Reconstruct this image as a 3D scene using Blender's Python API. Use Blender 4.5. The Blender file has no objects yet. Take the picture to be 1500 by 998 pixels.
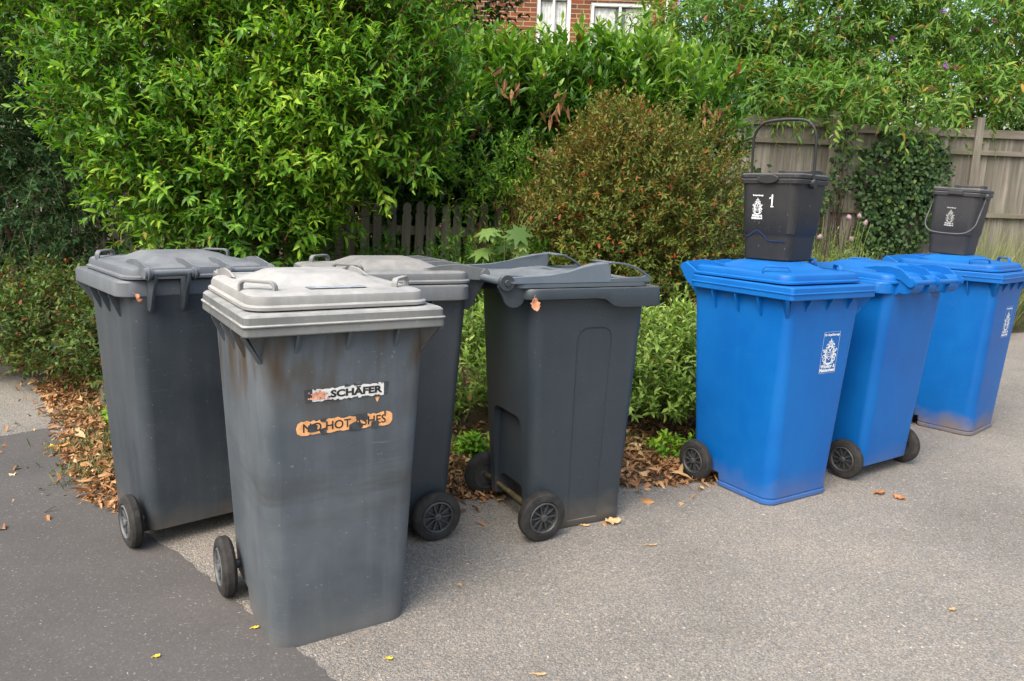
import bpy, bmesh, math, random
import numpy as np
from mathutils import Vector, Matrix
R = math.radians
random.seed(4); rng = np.random.default_rng(7)
sc = bpy.context.scene
C = sc.collection

# ------------------------------------------------------------------ camera
ROLL, PITCH, CAMH = 0.0354, 0.1810, 1.326
cam = bpy.data.cameras.new('camera'); co = bpy.data.objects.new('camera', cam); C.objects.link(co)
cam.sensor_width = 36; cam.lens = 26.575; cam.clip_end = 500; cam.clip_start = .05
cp, sp = math.cos(PITCH), math.sin(PITCH)
X0 = Vector((1, 0, 0)); DN = Vector((0, -sp, -cp)); FW = Vector((0, cp, -sp))
cr, sr = math.cos(ROLL), math.sin(ROLL)
RX = cr*X0 - sr*DN; DD = sr*X0 + cr*DN
M = Matrix.Identity(4)
for i in range(3):
    M[i][0] = RX[i]; M[i][1] = -DD[i]; M[i][2] = -FW[i]
M.translation = Vector((0, 0, CAMH))
co.matrix_world = M
sc.camera = co
sc.render.resolution_x = 1024; sc.render.resolution_y = 681

# ------------------------------------------------------------------ light
w = bpy.data.worlds.new('World'); sc.world = w; w.use_nodes = True
nt = w.node_tree; bg = nt.nodes['Background']
sky = nt.nodes.new('ShaderNodeTexSky'); sky.sky_type = 'NISHITA'; sky.sun_disc = False
SUN_EL, SUN_AZ = R(52), R(-146)           # azimuth measured from +Y towards +X
sky.sun_elevation = SUN_EL; sky.sun_rotation = SUN_AZ
sky.air_density = 1.6; sky.dust_density = 5.0; sky.ozone_density = .6
nt.links.new(sky.outputs[0], bg.inputs[0]); bg.inputs[1].default_value = 0.145
sl = bpy.data.lights.new('sun', 'SUN'); so = bpy.data.objects.new('sun', sl); C.objects.link(so)
sl.energy = 1.22; sl.angle = R(42); sl.color = (1, .975, .93)
sd = Vector((math.sin(SUN_AZ)*math.cos(SUN_EL), math.cos(SUN_AZ)*math.cos(SUN_EL), math.sin(SUN_EL)))
so.rotation_euler = sd.to_track_quat('Z', 'Y').to_euler()
so.location = (-3, -3, 8)
sc.view_settings.view_transform = 'Standard'; sc.view_settings.look = 'None'
sc.view_settings.gamma = 1; sc.view_settings.exposure = 1.06

# ------------------------------------------------------------------ helpers
def link(name, me, mat=None, parent=None):
    o = bpy.data.objects.new(name, me); C.objects.link(o)
    if mat is not None: me.materials.append(mat)
    if parent is not None: o.parent = parent
    return o
def tag(o, label=None, cat=None, group=None, kind=None):
    if label: o['label'] = label
    if cat: o['category'] = cat
    if group: o['group'] = group
    if kind: o['kind'] = kind
    return o
def thing(name, label, cat, loc=(0, 0, 0), rz=0, group=None):
    o = bpy.data.objects.new(name, None); C.objects.link(o); o.empty_display_size = .1
    o.location = loc; o.rotation_euler = (0, 0, rz)
    return tag(o, label, cat, group)
def smooth(me, ang=40):
    me.shade_smooth(); me.set_sharp_from_angle(angle=R(ang))
def fin(name, bm, mat, parent=None, ang=40, bevel=0):
    bmesh.ops.recalc_face_normals(bm, faces=bm.faces)
    me = bpy.data.meshes.new(name); bm.to_mesh(me); bm.free()
    smooth(me, ang)
    o = link(name, me, mat, parent)
    if bevel:
        b = o.modifiers.new('bevel', 'BEVEL'); b.width = bevel; b.segments = 2; b.limit_method = 'ANGLE'; b.angle_limit = R(38)
    return o
def rr(hx, yb, yf, rf, rb=None, seg=6):
    rb = rf if rb is None else rb
    pts = []
    for (cx, cy, r, a0) in ((hx-rf, yf-rf, rf, 0), (-(hx-rf), yf-rf, rf, 90), (-(hx-rb), yb+rb, rb, 180), (hx-rb, yb+rb, rb, 270)):
        for i in range(seg+1):
            a = R(a0+90*i/seg); pts.append((cx+r*math.cos(a), cy+r*math.sin(a)))
    return pts
def loft(bm, rings, cap0=True, cap1=True):
    """rings: list of (list of (x,y), z or function)"""
    prev = None; first = None
    for pts, z in rings:
        vs = [bm.verts.new((x, y, z(x, y) if callable(z) else z)) for x, y in pts]
        if prev:
            n = len(vs)
            for i in range(n): bm.faces.new((prev[i], prev[(i+1) % n], vs[(i+1) % n], vs[i]))
        else: first = vs
        prev = vs
    if cap0: bm.faces.new(list(reversed(first)))
    if cap1: bm.faces.new(prev)
def box(bm, c, s, rot=None):
    m = Matrix.Translation(c)
    if rot is not None: m = m @ rot
    bmesh.ops.create_cube(bm, size=1, matrix=m @ Matrix.Diagonal((s[0], s[1], s[2], 1)))
def tube(bm, pts, r, n=8, cap=True, radii=None):
    pts = [Vector(p) for p in pts]; prev = None; first = None; up = None
    for i, p in enumerate(pts):
        t = (pts[min(i+1, len(pts)-1)]-pts[max(i-1, 0)]).normalized()
        if up is None: up = t.orthogonal().normalized()
        up = (up - t*up.dot(t)).normalized(); sd_ = t.cross(up)
        rr_ = radii[i] if radii else r
        vs = [bm.verts.new(p+rr_*(math.cos(2*math.pi*k/n)*up+math.sin(2*math.pi*k/n)*sd_)) for k in range(n)]
        if prev:
            for k in range(n): bm.faces.new((prev[k], prev[(k+1) % n], vs[(k+1) % n], vs[k]))
        else: first = vs
        prev = vs
    if cap: bm.faces.new(list(reversed(first))); bm.faces.new(prev)
def strip(bm, pts, wv, th):
    """flat bar along pts, half-width vector wv, thickness th"""
    pts = [Vector(p) for p in pts]; wv = Vector(wv); prev = None
    for i, p in enumerate(pts):
        t = (pts[min(i+1, len(pts)-1)]-pts[max(i-1, 0)]).normalized(); n = t.cross(wv).normalized()*th*.5
        vs = [bm.verts.new(p+wv+n), bm.verts.new(p-wv+n), bm.verts.new(p-wv-n), bm.verts.new(p+wv-n)]
        if prev:
            for k in range(4): bm.faces.new((prev[k], prev[(k+1) % 4], vs[(k+1) % 4], vs[k]))
        else: bm.faces.new(vs[::-1])
        prev = vs
    bm.faces.new(prev)
def plate(bm, prof, x0, x1):
    """prism: (y,z) outline between x0 and x1"""
    a = [bm.verts.new((x0, y, z)) for y, z in prof]; b = [bm.verts.new((x1, y, z)) for y, z in prof]
    n = len(prof); bm.faces.new(a); bm.faces.new(b[::-1])
    for i in range(n): bm.faces.new((a[i], b[i], b[(i+1) % n], a[(i+1) % n]))
def prism(bm, pts3, off):
    """polygon of 3d points extruded by vector"""
    off = Vector(off); a = [bm.verts.new(Vector(p)) for p in pts3]; b = [bm.verts.new(Vector(p)+off) for p in pts3]
    n = len(a); bm.faces.new(a); bm.faces.new(b[::-1])
    for i in range(n): bm.faces.new((a[i], b[i], b[(i+1) % n], a[(i+1) % n]))

# ------------------------------------------------------------------ materials
class NT:
    def __init__(s, name):
        s.m = bpy.data.materials.new(name); s.m.use_nodes = True; s.t = s.m.node_tree
        s.b = s.t.nodes['Principled BSDF']; s.out = s.t.nodes['Material Output']
        s.tc = s.t.nodes.new('ShaderNodeTexCoord')
    def n(s, typ, ins={}, **kw):
        x = s.t.nodes.new(typ)
        for k, v in kw.items(): setattr(x, k, v)
        for k, v in ins.items():
            if isinstance(v, bpy.types.NodeSocket): s.t.links.new(v, x.inputs[k])
            else: x.inputs[k].default_value = v
        return x
    def map(s, scale, src='Object', loc=(0, 0, 0), rot=(0, 0, 0)):
        return s.n('ShaderNodeMapping', {'Vector': s.tc.outputs[src], 'Scale': scale, 'Location': loc, 'Rotation': rot}).outputs[0]
    def noise(s, scale, detail=3, rough=.55, vec=None, dist=0):
        return s.n('ShaderNodeTexNoise', {'Vector': vec or s.tc.outputs['Object'], 'Scale': scale, 'Detail': detail, 'Roughness': rough, 'Distortion': dist}).outputs['Fac']
    def ramp(s, fac, stops, interp='LINEAR'):
        x = s.n('ShaderNodeValToRGB', {'Fac': fac}); e = x.color_ramp.elements; x.color_ramp.interpolation = interp
        while len(e) > 1: e.remove(e[-1])
        e[0].position = stops[0][0]; e[0].color = c4(stops[0][1])
        for p, c in stops[1:]:
            q = e.new(p); q.color = c4(c)
        return x.outputs['Color']
    def mix(s, fac, a, b, mode='MIX'):
        x = s.n('ShaderNodeMix', data_type='RGBA', blend_type=mode)
        for k, v in ((0, fac), (6, a), (7, b)):
            if isinstance(v, bpy.types.NodeSocket): s.t.links.new(v, x.inputs[k])
            else: x.inputs[k].default_value = v if k == 0 else c4(v)
        return x.outputs[2]
    def math(s, op, a, b=0, c=None):
        x = s.n('ShaderNodeMath', operation=op)
        for k, v in ((0, a), (1, b)) + (((2, c),) if c is not None else ()):
            if isinstance(v, bpy.types.NodeSocket): s.t.links.new(v, x.inputs[k])
            else: x.inputs[k].default_value = v
        return x.outputs[0]
    def thr(s, fac, lo, hi):
        return s.n('ShaderNodeMapRange', {'Value': fac, 'From Min': lo, 'From Max': hi}).outputs[0]
    def sep(s, v): return s.n('ShaderNodeSeparateXYZ', {0: v}).outputs
    def col(s, c): s.t.links.new(c, s.b.inputs['Base Color'])
    def rough(s, r):
        if isinstance(r, bpy.types.NodeSocket): s.t.links.new(r, s.b.inputs['Roughness'])
        else: s.b.inputs['Roughness'].default_value = r
    def bump(s, h, strength, dist=.01):
        x = s.n('ShaderNodeBump', {'Height': h, 'Strength': strength, 'Distance': dist})
        s.t.links.new(x.outputs[0], s.b.inputs['Normal'])
def c4(c): return tuple(c) + (1,) if len(c) == 3 else tuple(c)

def plastic(name, base, worn, dust=(.42, .41, .38), dustamt=.35, rough=.42, scr=.5, off=0., grime=None, streak=.35, bottom=.5, mottle=.25):
    k = NT(name)
    v = k.map((1, 1, 1), loc=(off, off*1.7, off*.6))
    n1 = k.noise(3.2, 4, .6, v)
    c = k.mix(k.thr(n1, .35, .68), base, [base[i]*(1-mottle)+worn[i]*mottle for i in range(3)])
    st = k.noise(1, 7, .72, k.map((14, 14, 1.1), loc=(off, off, off)))
    c = k.mix(k.math('MULTIPLY', k.thr(st, .48, .78), streak), c, worn)
    # fine speckles of dirt and paint
    sp_ = k.noise(95, 2, .5, v)
    c = k.mix(k.math('MULTIPLY', k.thr(sp_, .70, .76), .55*scr), c, (.34, .34, .33))
    # scratches: thin level lines of stretched noise
    for sc_, rot, wd in (((2.5, 2.5, 46), (.12, .2, 0), .0055), ((52, 52, 2.6), (.05, -.12, .4), .004), ((4, 9, 34), (.7, -.6, .3), .004)):
        s_ = k.noise(1, 2, .5, k.map(sc_, loc=(off*3, off, 1), rot=rot), .05)
        line = k.thr(k.math('ABSOLUTE', k.math('SUBTRACT', s_, .5)), wd, 0)
        gate = k.thr(k.noise(4.5, 2, .5, k.map((1, 1, 1), loc=(off+wd*900, off, 0))), .57, .68)
        c = k.mix(k.math('MULTIPLY', k.math('MULTIPLY', line, gate), scr*.5), c, [min(.5, q*1.6+.05) for q in worn])
    if grime:      # brown run marks, in a band of height
        z = k.sep(k.tc.outputs['Object'])[2]
        band = k.math('MULTIPLY', k.thr(z, .66, .84), k.thr(z, .99, .93))
        g = k.noise(1, 3, .6, k.map((8, 8, 2.2), loc=(off, 3, 2)))
        c = k.mix(k.math('MULTIPLY', k.math('MULTIPLY', band, k.thr(g, .44, .60)), grime), c, (.062, .042, .024))
        band2 = k.math('MULTIPLY', k.thr(z, .36, .46), k.thr(z, .56, .48))
        g2 = k.noise(1, 3, .6, k.map((2.5, 2.5, 16), loc=(off, 1, 2), rot=(0, .12, 0)))
        c = k.mix(k.math('MULTIPLY', k.math('MULTIPLY', band2, k.thr(g2, .45, .65)), grime*.7), c, (.05, .047, .045))
    if bottom:
        z = k.sep(k.tc.outputs['Object'])[2]
        g = k.noise(7, 3, .6, v)
        zz = k.math('ADD', z, k.math('MULTIPLY', g, -.22))
        c = k.mix(k.math('MULTIPLY', k.thr(zz, .03, -.10), bottom), c, (.20, .15, .10))
    nz = k.sep(k.tc.outputs['Normal'])[2]
    dn = k.noise(9, 5, .7, v)
    c = k.mix(k.math('MULTIPLY', k.math('MULTIPLY', k.thr(nz, .3, .95), k.thr(dn, .25, .65)), dustamt), c, dust)
    k.col(c)
    k.rough(k.math('ADD', k.math('MULTIPLY', n1, .25), rough-.1))
    k.b.inputs['Specular IOR Level'].default_value = .36
    h = k.math('ADD', k.math('MULTIPLY', k.noise(260, 2, .6), .6), k.math('MULTIPLY', k.noise(5, 2), 6))
    k.bump(h, .10, .004)
    return k.m
def plain(name, base, rough=.5, var=.2, scale=12, spec=.5, bump=0, metal=0):
    k = NT(name); n1 = k.noise(scale, 4, .6)
    k.col(k.mix(k.thr(n1, .3, .7), [c*(1-var) for c in base], [min(1, c*(1+var)) for c in base]))
    k.rough(rough); k.b.inputs['Specular IOR Level'].default_value = spec; k.b.inputs['Metallic'].default_value = metal
    if bump: k.bump(k.noise(scale*8, 3), bump, .003)
    return k.m
def leafmat(name, stops, dead=None, dead_at=.985, rough=.5, transl=.3, spec=.28, gain=1.0):
    """leaf colour from the per-leaf random value (r) and per-sprig tone (g)"""
    k = NT(name)
    at = k.n('ShaderNodeAttribute', attribute_name='lv')
    s = k.sep(at.outputs['Vector'])
    f = k.math('ADD', k.math('MULTIPLY', s[0], .4), k.math('MULTIPLY', s[1], .6))
    stops = [(p_, [min(.9, q*gain) for q in c_]) for p_, c_ in stops]
    c = k.ramp(f, stops)
    vein = k.math('MULTIPLY', k.thr(s[2], .12, 0), .35)
    c = k.mix(vein, c, [min(1, x*1.6+.01) for x in stops[-1][1]])
    if dead:
        c = k.mix(k.math('GREATER_THAN', s[0], dead_at), c, dead)
    k.col(c); k.rough(rough); k.b.inputs['Specular IOR Level'].default_value = spec
    tr = k.n('ShaderNodeBsdfTranslucent'); k.t.links.new(k.mix(.5, c, (.12, .22, .01), 'ADD') if not dead else k.mix(1, c, (1.3, 1.5, .6), 'MULTIPLY'), tr.inputs[0])
    ms = k.n('ShaderNodeMixShader', {0: transl}); k.t.links.new(k.b.outputs[0], ms.inputs[1]); k.t.links.new(tr.outputs[0], ms.inputs[2])
    k.t.links.new(ms.outputs[0], k.out.inputs[0])
    return k.m
def woodmat(name, a, b, axis=2, green=0.):
    k = NT(name)
    s = [30, 30, 30]; s[axis] = 1.6
    at = k.n('ShaderNodeAttribute', attribute_name='bv').outputs['Fac']
    vec = k.n('ShaderNodeVectorMath', {0: k.tc.outputs['Object']}, operation='ADD')
    cx = k.n('ShaderNodeCombineXYZ', {0: k.math('MULTIPLY', at, 13.), 1: 0., 2: k.math('MULTIPLY', at, 31.)})
    k.t.links.new(cx.outputs[0], vec.inputs[1])
    mp = k.n('ShaderNodeMapping', {'Vector': vec.outputs[0], 'Scale': s}).outputs[0]
    n1 = k.noise(1, 5, .65, mp, .4)
    c = k.ramp(n1, [(.3, a), (.7, b)])
    c = k.mix(k.math('MULTIPLY', at, .6), c, [x*.45 for x in a])
    c = k.mix(k.math('MULTIPLY', k.thr(k.noise(3, 4, .6), .5, .75), green), c, (.10, .12, .05))
    k.col(c); k.rough(.85); k.bump(n1, .5, .004)
    return k.m

BLUE = (.0001, .098, .39); BLUEW = (.0010, .148, .48)
m_blue = [plastic('blue_plastic_%s' % s, (BLUE[0], BLUE[1]*q, BLUE[2]*q), BLUEW, dust=(.03, .20, .50), dustamt=.3, rough=.44, scr=.30, off=o, streak=.25, bottom=bt, mottle=.5)
          for s, q, o, bt in (('near', 1., 1., .3), ('mid', .97, 2.3, .3), ('far', .92, 4.1, .85))]
GREY = (.070, .079, .088); GREYW = (.155, .165, .170)
m_front = plastic('weathered_grey_plastic', (.066, .082, .099), (.140, .160, .180), dustamt=.2, rough=.48, scr=.75, off=.4, grime=.9, streak=.5, bottom=.18, mottle=.55)
m_frontlid = plastic('bleached_lid_plastic', (.20, .203, .203), (.34, .335, .325), dust=(.44, .43, .41), dustamt=.8, rough=.7, scr=.5, off=1.4, streak=.5, bottom=0, mottle=.7)
m_frontrim = plastic('bleached_rim_plastic', (.105, .112, .115), (.21, .215, .21), dust=(.5, .5, .48), dustamt=.7, rough=.65, scr=.8, off=2.4, streak=.8, bottom=0, mottle=.8)
m_left = plastic('grey_plastic_scuffed', (.036, .047, .060), (.10, .115, .13), dustamt=.4, rough=.46, scr=.55, off=3.3, streak=.35, bottom=.35, mottle=.35)
m_leftlid = plastic('grey_lid_plastic', (.095, .110, .130), (.22, .23, .24), dust=(.30, .30, .30), dustamt=.45, rough=.5, scr=.4, off=5.3, streak=.3, bottom=0)
m_mid = plastic('grey_plastic_middle', (.030, .039, .050), (.09, .10, .108), dustamt=.4, rough=.44, scr=.35, off=6.3, streak=.25, bottom=.3)
m_midlid = plastic('grey_lid_dusty', (.11, .12, .13), (.22, .22, .22), dust=(.33, .31, .28), dustamt=.75, rough=.55, scr=.35, off=7.3, streak=.3, bottom=0)
m_new = plastic('charcoal_plastic', (.030, .041, .053), (.055, .068, .080), dustamt=.35, rough=.38, scr=.3, off=8.3, streak=.2, bottom=.35, mottle=.3)
m_newlid = plastic('charcoal_lid_plastic', (.075, .098, .125), (.16, .18, .20), dust=(.30, .30, .29), dustamt=.55, rough=.4, scr=.2, off=9.3, streak=.2, bottom=0)
m_tyre = plain('tyre_rubber', (.030, .029, .028), .75, .45, 30, .3, .5)
m_hub = plain('wheel_hub_plastic', (.055, .058, .062), .5, .3, 30)
m_hubw = plain('wheel_hub_worn', (.10, .107, .115), .5, .3, 30)
m_axle = plain('axle_steel', (.10, .105, .11), .4, .4, 30, metal=.3)
m_brass = plain('axle_yellow_zinc', (.20, .165, .09), .4, .5, 20, metal=.6)
m_caddy = plastic('black_caddy_plastic', (.017, .018, .020), (.04, .04, .044), dustamt=.3, rough=.5, scr=.75, off=2.2, streak=.3, bottom=0)
m_caddy2 = plastic('charcoal_caddy_plastic', (.033, .034, .039), (.065, .065, .072), dustamt=.3, rough=.55, scr=.3, off=5.2, streak=.3, bottom=0)
m_white = plain('white_print', (.78, .82, .86), .5, .06, 60)
m_whiteworn = plain('faded_white_print', (.38, .40, .41), .6, .5, 120)
m_label = plain('label_white', (.72, .72, .70), .5, .12, 60)
m_black = plain('print_black', (.02, .02, .022), .5, .2, 60)
m_orange = plain('orange_label', (.80, .40, .17), .55, .25, 40)
m_red = plain('faded_red_print', (.75, .33, .22), .6, .4, 60)
m_glue = plain('label_residue', (.045, .052, .06), .6, .5, 60)
m_lidlabel = plain('faded_lid_label', (.28, .31, .34), .6, .5, 50)
m_bluemark = plain('blue_print', (.008, .020, .070), .5, .2, 60)

# ------------------------------------------------------------------ wheeled bins
def wheel(parent, s, ya, r=.1, hubmat=None, off=.262, w=.044):
    """a tyre with a tread shoulder, child hub with ten spokes; s = side"""
    x = s*off
    def ring(prof, bm, n=40):
        prev = None; first = None
        for i in range(n):
            a = 2*math.pi*i/n
            vs = [bm.verts.new((x+s*px, ya+q*math.cos(a), .1+q*math.sin(a))) for px, q in prof]
            if prev:
                for k in range(len(prof)): bm.faces.new((prev[k], prev[(k+1) % len(prof)], vs[(k+1) % len(prof)], vs[k]))
            else: first = vs
            prev = vs
        for k in range(len(prof)): bm.faces.new((prev[k], prev[(k+1) % len(prof)], first[(k+1) % len(prof)], first[k]))
    h = w/2
    bm = bmesh.new()
    ring([(-h, .064), (-h, .086), (-h+.004, .094), (-h+.012, r), (h-.012, r), (h-.004, .094), (h, .084), (h+.001, .070), (h-.004, .064)], bm)
    ty = fin('tyre', bm, m_tyre, parent, 30)
    bm = bmesh.new()
    ring([(-h+.002, .056), (-h+.002, .0645), (h-.001, .0645), (h+.002, .060), (h-.004, .056)], bm)
    ring([(-h, .001), (-h, .016), (h, .015), (h+.003, .010), (h+.003, .001)], bm, 20)
    ring([(-.004, .001), (-.004, .058), (.0, .058), (.0, .001)], bm, 30)
    for i in range(10):
        a = 2*math.pi*i/10
        rot = Matrix.Rotation(-a if s > 0 else a, 4, 'X')
        m = Matrix.Translation((x+s*.008, ya, .1)) @ Matrix.Rotation(a, 4, 'X')
        bmesh.ops.create_cube(bm, size=1, matrix=m @ Matrix.Translation((0, .036, 0)) @ Matrix.Diagonal((.018, .046, .005, 1)))
    hb = fin('hub', bm, hubmat or m_hub, ty, 30)
    return ty

def staple(parent, p0, p1, h, mat, wd=.009, name='lid_loop', th=.008):
    p0, p1 = Vector(p0), Vector(p1); d = (p1-p0)
    pts = []
    n = 5; rr_ = .30
    side = Vector((d.y, -d.x, 0)).normalized()*wd
    up = Vector((0, 0, h))
    pts.append(p0)
    for i in range(n+1):
        a = R(90*i/n); pts.append(p0+up*(.45+.55*math.sin(a))+d*(.16*(1-math.cos(a))))
    for i in range(n+1):
        a = R(90-90*i/n); pts.append(p1+up*(.45+.55*math.sin(a))-d*(.16*(1-math.cos(a))))
    pts.append(p1)
    bm = bmesh.new(); strip(bm, pts, side, th)
    return fin(name, bm, mat, parent, 50, .002)

YF, ZT = .314, 1.015
def bin_body(root, mat, gussets=True, ledge=False, ztop=.965, mod=None):
    bm = bmesh.new()
    def sec(z, yb=None, ex=0.):
        t = z/.96
        hx = .213+.036*t+ex; y0 = -(.245+.062*t)-ex if yb is None else yb; y1 = .234+.044*t+ex
        return rr(hx, y0, y1, .062-.018*t, .045 if yb is None else .02, 8)
    e = .005 if ledge else 0
    R0 = [(sec(.004, -.075), .0), (sec(.006, -.077, e+.001), .006), (sec(.022, -.08, e), .022)]
    if ledge: R0 += [(sec(.024, -.08, -.003), .025), (sec(.028, -.08, -.002), .029), (sec(.031, -.08, .001), .032)]
    R0 += [(sec(.066, -.085), .066), (sec(.067), .067)]
    for z in (.15, .3, .45, .6, .75, .88, ztop): R0.append((sec(z), z))
    loft(bm, R0)
    # moulded ribs and gussets below the rim
    if gussets:
        for x in (-.145, 0, .145):
            plate(bm, [(.262, .955), (.304, .955), (.268, .885), (.262, .885)], x-.004, x+.004)
        for s in (-1, 1):
            prism(bm, [(s*.235, .225, .957), (s*.283, .296, .957), (s*.232, .262, .875)], (0.01*s, -.01, 0))
            prism(bm, [(s*.200, .262, .957), (s*.276, .304, .957), (s*.225, .250, .865)], (0, -.008, 0))
            for y in (.12, -.01, -.15):
                prism(bm, [(s*.240, y, .957), (s*.283, y, .957), (s*.283, y, .945), (s*.250, y, .87), (s*.240, y, .87)], (0, .007, 0))
    o = fin('body', bm, mat, root, 38)
    return o
def classic_bin(name, label, loc, rz, mb, mr, ml, loops=True, bar='split', crest=False, hubmat=None, ledge=False, rim_line=True, fins=(-.215, -.06, .06, .215), bigfin=False, droop=0., slack=0.):
    root = thing(name, label, 'wheelie bin', loc, rz, 'wheelie bins on the pavement')
    body = bin_body(root, mb, True, ledge)
    # rim collar
    bm = bmesh.new()
    def rs(ins, z): return (rr(.29-ins, -.308+ins, YF-ins, .016, .06, 6), z)
    if rim_line: loft(bm, [rs(.03, .964), rs(.002, .957), rs(.0, .960), rs(.001, .981), rs(-.003, .983), rs(-.003, .986), rs(.002, .989), rs(.003, 1.008), rs(.008, 1.0135), rs(.04, 1.0135)])
    else: loft(bm, [rs(.03, .964), rs(.002, .957), rs(.0, .960), rs(.001, 1.006), rs(.005, 1.013), rs(.04, 1.014)])
    rim = fin('rim', bm, mr, root, 32)
    # lid
    bm = bmesh.new()
    tilt = lambda z: (lambda x, y: z + droop*max(0, (.1-y)) + slack*max(0, y+.3))
    def ls(hx, yb, yf, r, z): return (rr(hx, yb, yf, r, r, 8), tilt(z))
    loft(bm, [ls(.262, -.318, .262, .06, 1.017), ls(.268, -.322, .268, .062, 1.019), ls(.268, -.322, .268, .062, 1.027), ls(.264, -.318, .264, .06, 1.030),
              ls(.260, -.314, .260, .058, 1.032), ls(.259, -.312, .259, .057, 1.046), ls(.255, -.308, .255, .055, 1.055), ls(.246, -.300, .246, .05, 1.060), ls(.22, -.28, .225, .04, 1.063),
              ls(.172, -.225, .125, .03, 1.066), ls(.168, -.22, .12, .028, 1.068), ls(.118, -.165, .062, .02, 1.093), ls(.112, -.158, .056, .018, 1.0945), ls(.06, -.10, .01, .012, 1.0935)])
    lid = fin('lid', bm, ml, root, 34)
    if loops:
        for s in (-1, 1):
            zz = 1.056+slack*.45
            staple(lid, (s*.250, .112, zz), (s*.176, .196, zz), .030, ml)
            bm = bmesh.new()
    # hinge fins and handle tube
    py, pz = -.385, 1.046-droop*0
    pz2 = pz + (-.030 if droop else 0)
    for x in fins:
        bm = bmesh.new()
        bx = .013 if bigfin else .0045
        prof = [(-.20, 1.062), (-.13 if not bigfin else -.05, 1.069+(0.004 if bigfin else 0)), (-.20, 1.082), (-.27, 1.086), (-.33, 1.077)]
        prof += [(py+.024*math.cos(R(a)), pz2+.024*math.sin(R(a))) for a in range(70, 291, 22)]
        prof += [(-.33, 1.026), (-.30, 1.030)]
        plate(bm, prof, x-bx*.5-.001, x+bx*.5+.001)
        fin('hinge_fin', bm, ml, lid, 40, .001)
    if bigfin:
        for s in (-1, 1): plate(bm, [(-.28, 1.064), (-.10, 1.068), (-.2, 1.080), (-.36, pz2+.022), (-.40, pz2-.004), (-.36, pz2-.02), (-.3, 1.03)], s*.13-.004, s*.13+.004)
    bm = bmesh.new()
    f = fins
    spans = [(f[0], f[1]), (f[-2], f[-1])] if bar == 'split' else [(f[0], f[-1])]
    for a, b in spans: tube(bm, [(a-.008, py, pz2), (b+.008, py, pz2)], .0125, 14)
    for x in f: tube(bm, [(x-.012, py, pz2), (x+.012, py, pz2)], .019, 16)
    fin('handle_bar', bm, mr if bar == 'split' else ml, root, 40)
    for x in ((f[0]+.022, f[1]-.022, f[-2]+.022, f[-1]-.022) if bar == 'split' else (f[0]+.05, -.02, f[-1]-.05)):
        bm = bmesh.new()
        if bar == 'split':
            prof = [(-.28, .96), (-.30, 1.01), (py, pz2+.012), (py-.014, pz2), (py-.012, pz2-.03), (-.37, .975), (-.345, .925), (-.33, .905), (-.28, .915)]
            plate(bm, prof, x-.006, x+.006)
        else:
            prof = [(-.28, 1.0)] + [(py+.035+.045*math.cos(R(a)), pz2-.012+.045*math.sin(R(a))) for a in range(100, 300, 22)] + [(-.28, .93)]
            plate(bm, prof, x-.045, x+.045)
        fin('hinge_bracket', bm, mb, root, 40, .002)
    if ledge and bar == 'split':
        for s in (-1, 1):
            bm = bmesh.new(); plate(bm, [(-.26, .962), (-.26, 1.012), (-.33, 1.045), (-.375, 1.066), (-.405, 1.056), (-.408, 1.036), (-.37, .985), (-.30, .93), (-.26, .90)], s*.236-.006, s*.236+.006)
            fin('hinge_cheek', bm, mb, root, 40, .002)
    for s in (-1, 1): wheel(root, s, -.183, hubmat=hubmat)
    bm = bmesh.new(); tube(bm, [(-.25, -.183, .1), (.25, -.183, .1)], .011, 12)
    for s in (-1, 1): tube(bm, [(s*.215, -.183, .1), (s*.236, -.183, .1)], .016, 14)
    fin('axle', bm, m_axle, root, 40)
    return root, body, rim, lid

# text -> flat mesh in XZ plane facing +Y (viewer on +Y sees it the right way round)
def textbm(bm, s, size, cx, cz, ysurf, bold=.0, stretch=1.0, shear=0., th=.0006):
    cu = bpy.data.curves.new('t', 'FONT'); cu.body = s; cu.size = size; cu.align_x = 'CENTER'; cu.align_y = 'CENTER'
    cu.offset = bold; cu.extrude = 0; cu.resolution_u = 3
    o = bpy.data.objects.new('t', cu); C.objects.link(o)
    dg = bpy.context.evaluated_depsgraph_get(); dg.update()
    me = bpy.data.meshes.new_from_object(o.evaluated_get(dg))
    n0 = len(bm.verts); bm.from_mesh(me); bm.verts.ensure_lookup_table()
    for v in bm.verts[n0:]:
        x, y = v.co.x*stretch+v.co.y*shear, v.co.y
        v.co = Vector((-(x)+cx, ysurf, y+cz))
    bpy.data.objects.remove(o); bpy.data.curves.remove(cu); bpy.data.meshes.remove(me)
def rib2(bm, pts, w, y, closed=False):
    """flat line of width w through (x,z) points"""
    pts = [Vector((p[0], p[1])) for p in pts]; n = len(pts); prev = None; first = None
    for i, p in enumerate(pts):
        if closed: t = pts[(i+1) % n]-pts[i-1]
        else: t = pts[min(i+1, n-1)]-pts[max(i-1, 0)]
        if t.length < 1e-9: continue
        t.normalize(); nn = Vector((-t.y, t.x))*w*.5
        vs = (bm.verts.new((p.x+nn.x, y, p.y+nn.y)), bm.verts.new((p.x-nn.x, y, p.y-nn.y)))
        if prev: bm.faces.new((prev[0], prev[1], vs[1], vs[0]))
        else: first = vs
        prev = vs
    if closed: bm.faces.new((prev[0], prev[1], first[1], first[0]))
def poly2(bm, pts, y):
    bm.faces.new([bm.verts.new((p[0], y, p[1])) for p in pts])
def disc(bm, cx, cz, r, y, n=8, rz=None):
    rz = rz or r
    poly2(bm, [(cx+r*math.cos(2*math.pi*i/n), cz+rz*math.sin(2*math.pi*i/n)) for i in range(n)], y)
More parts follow.
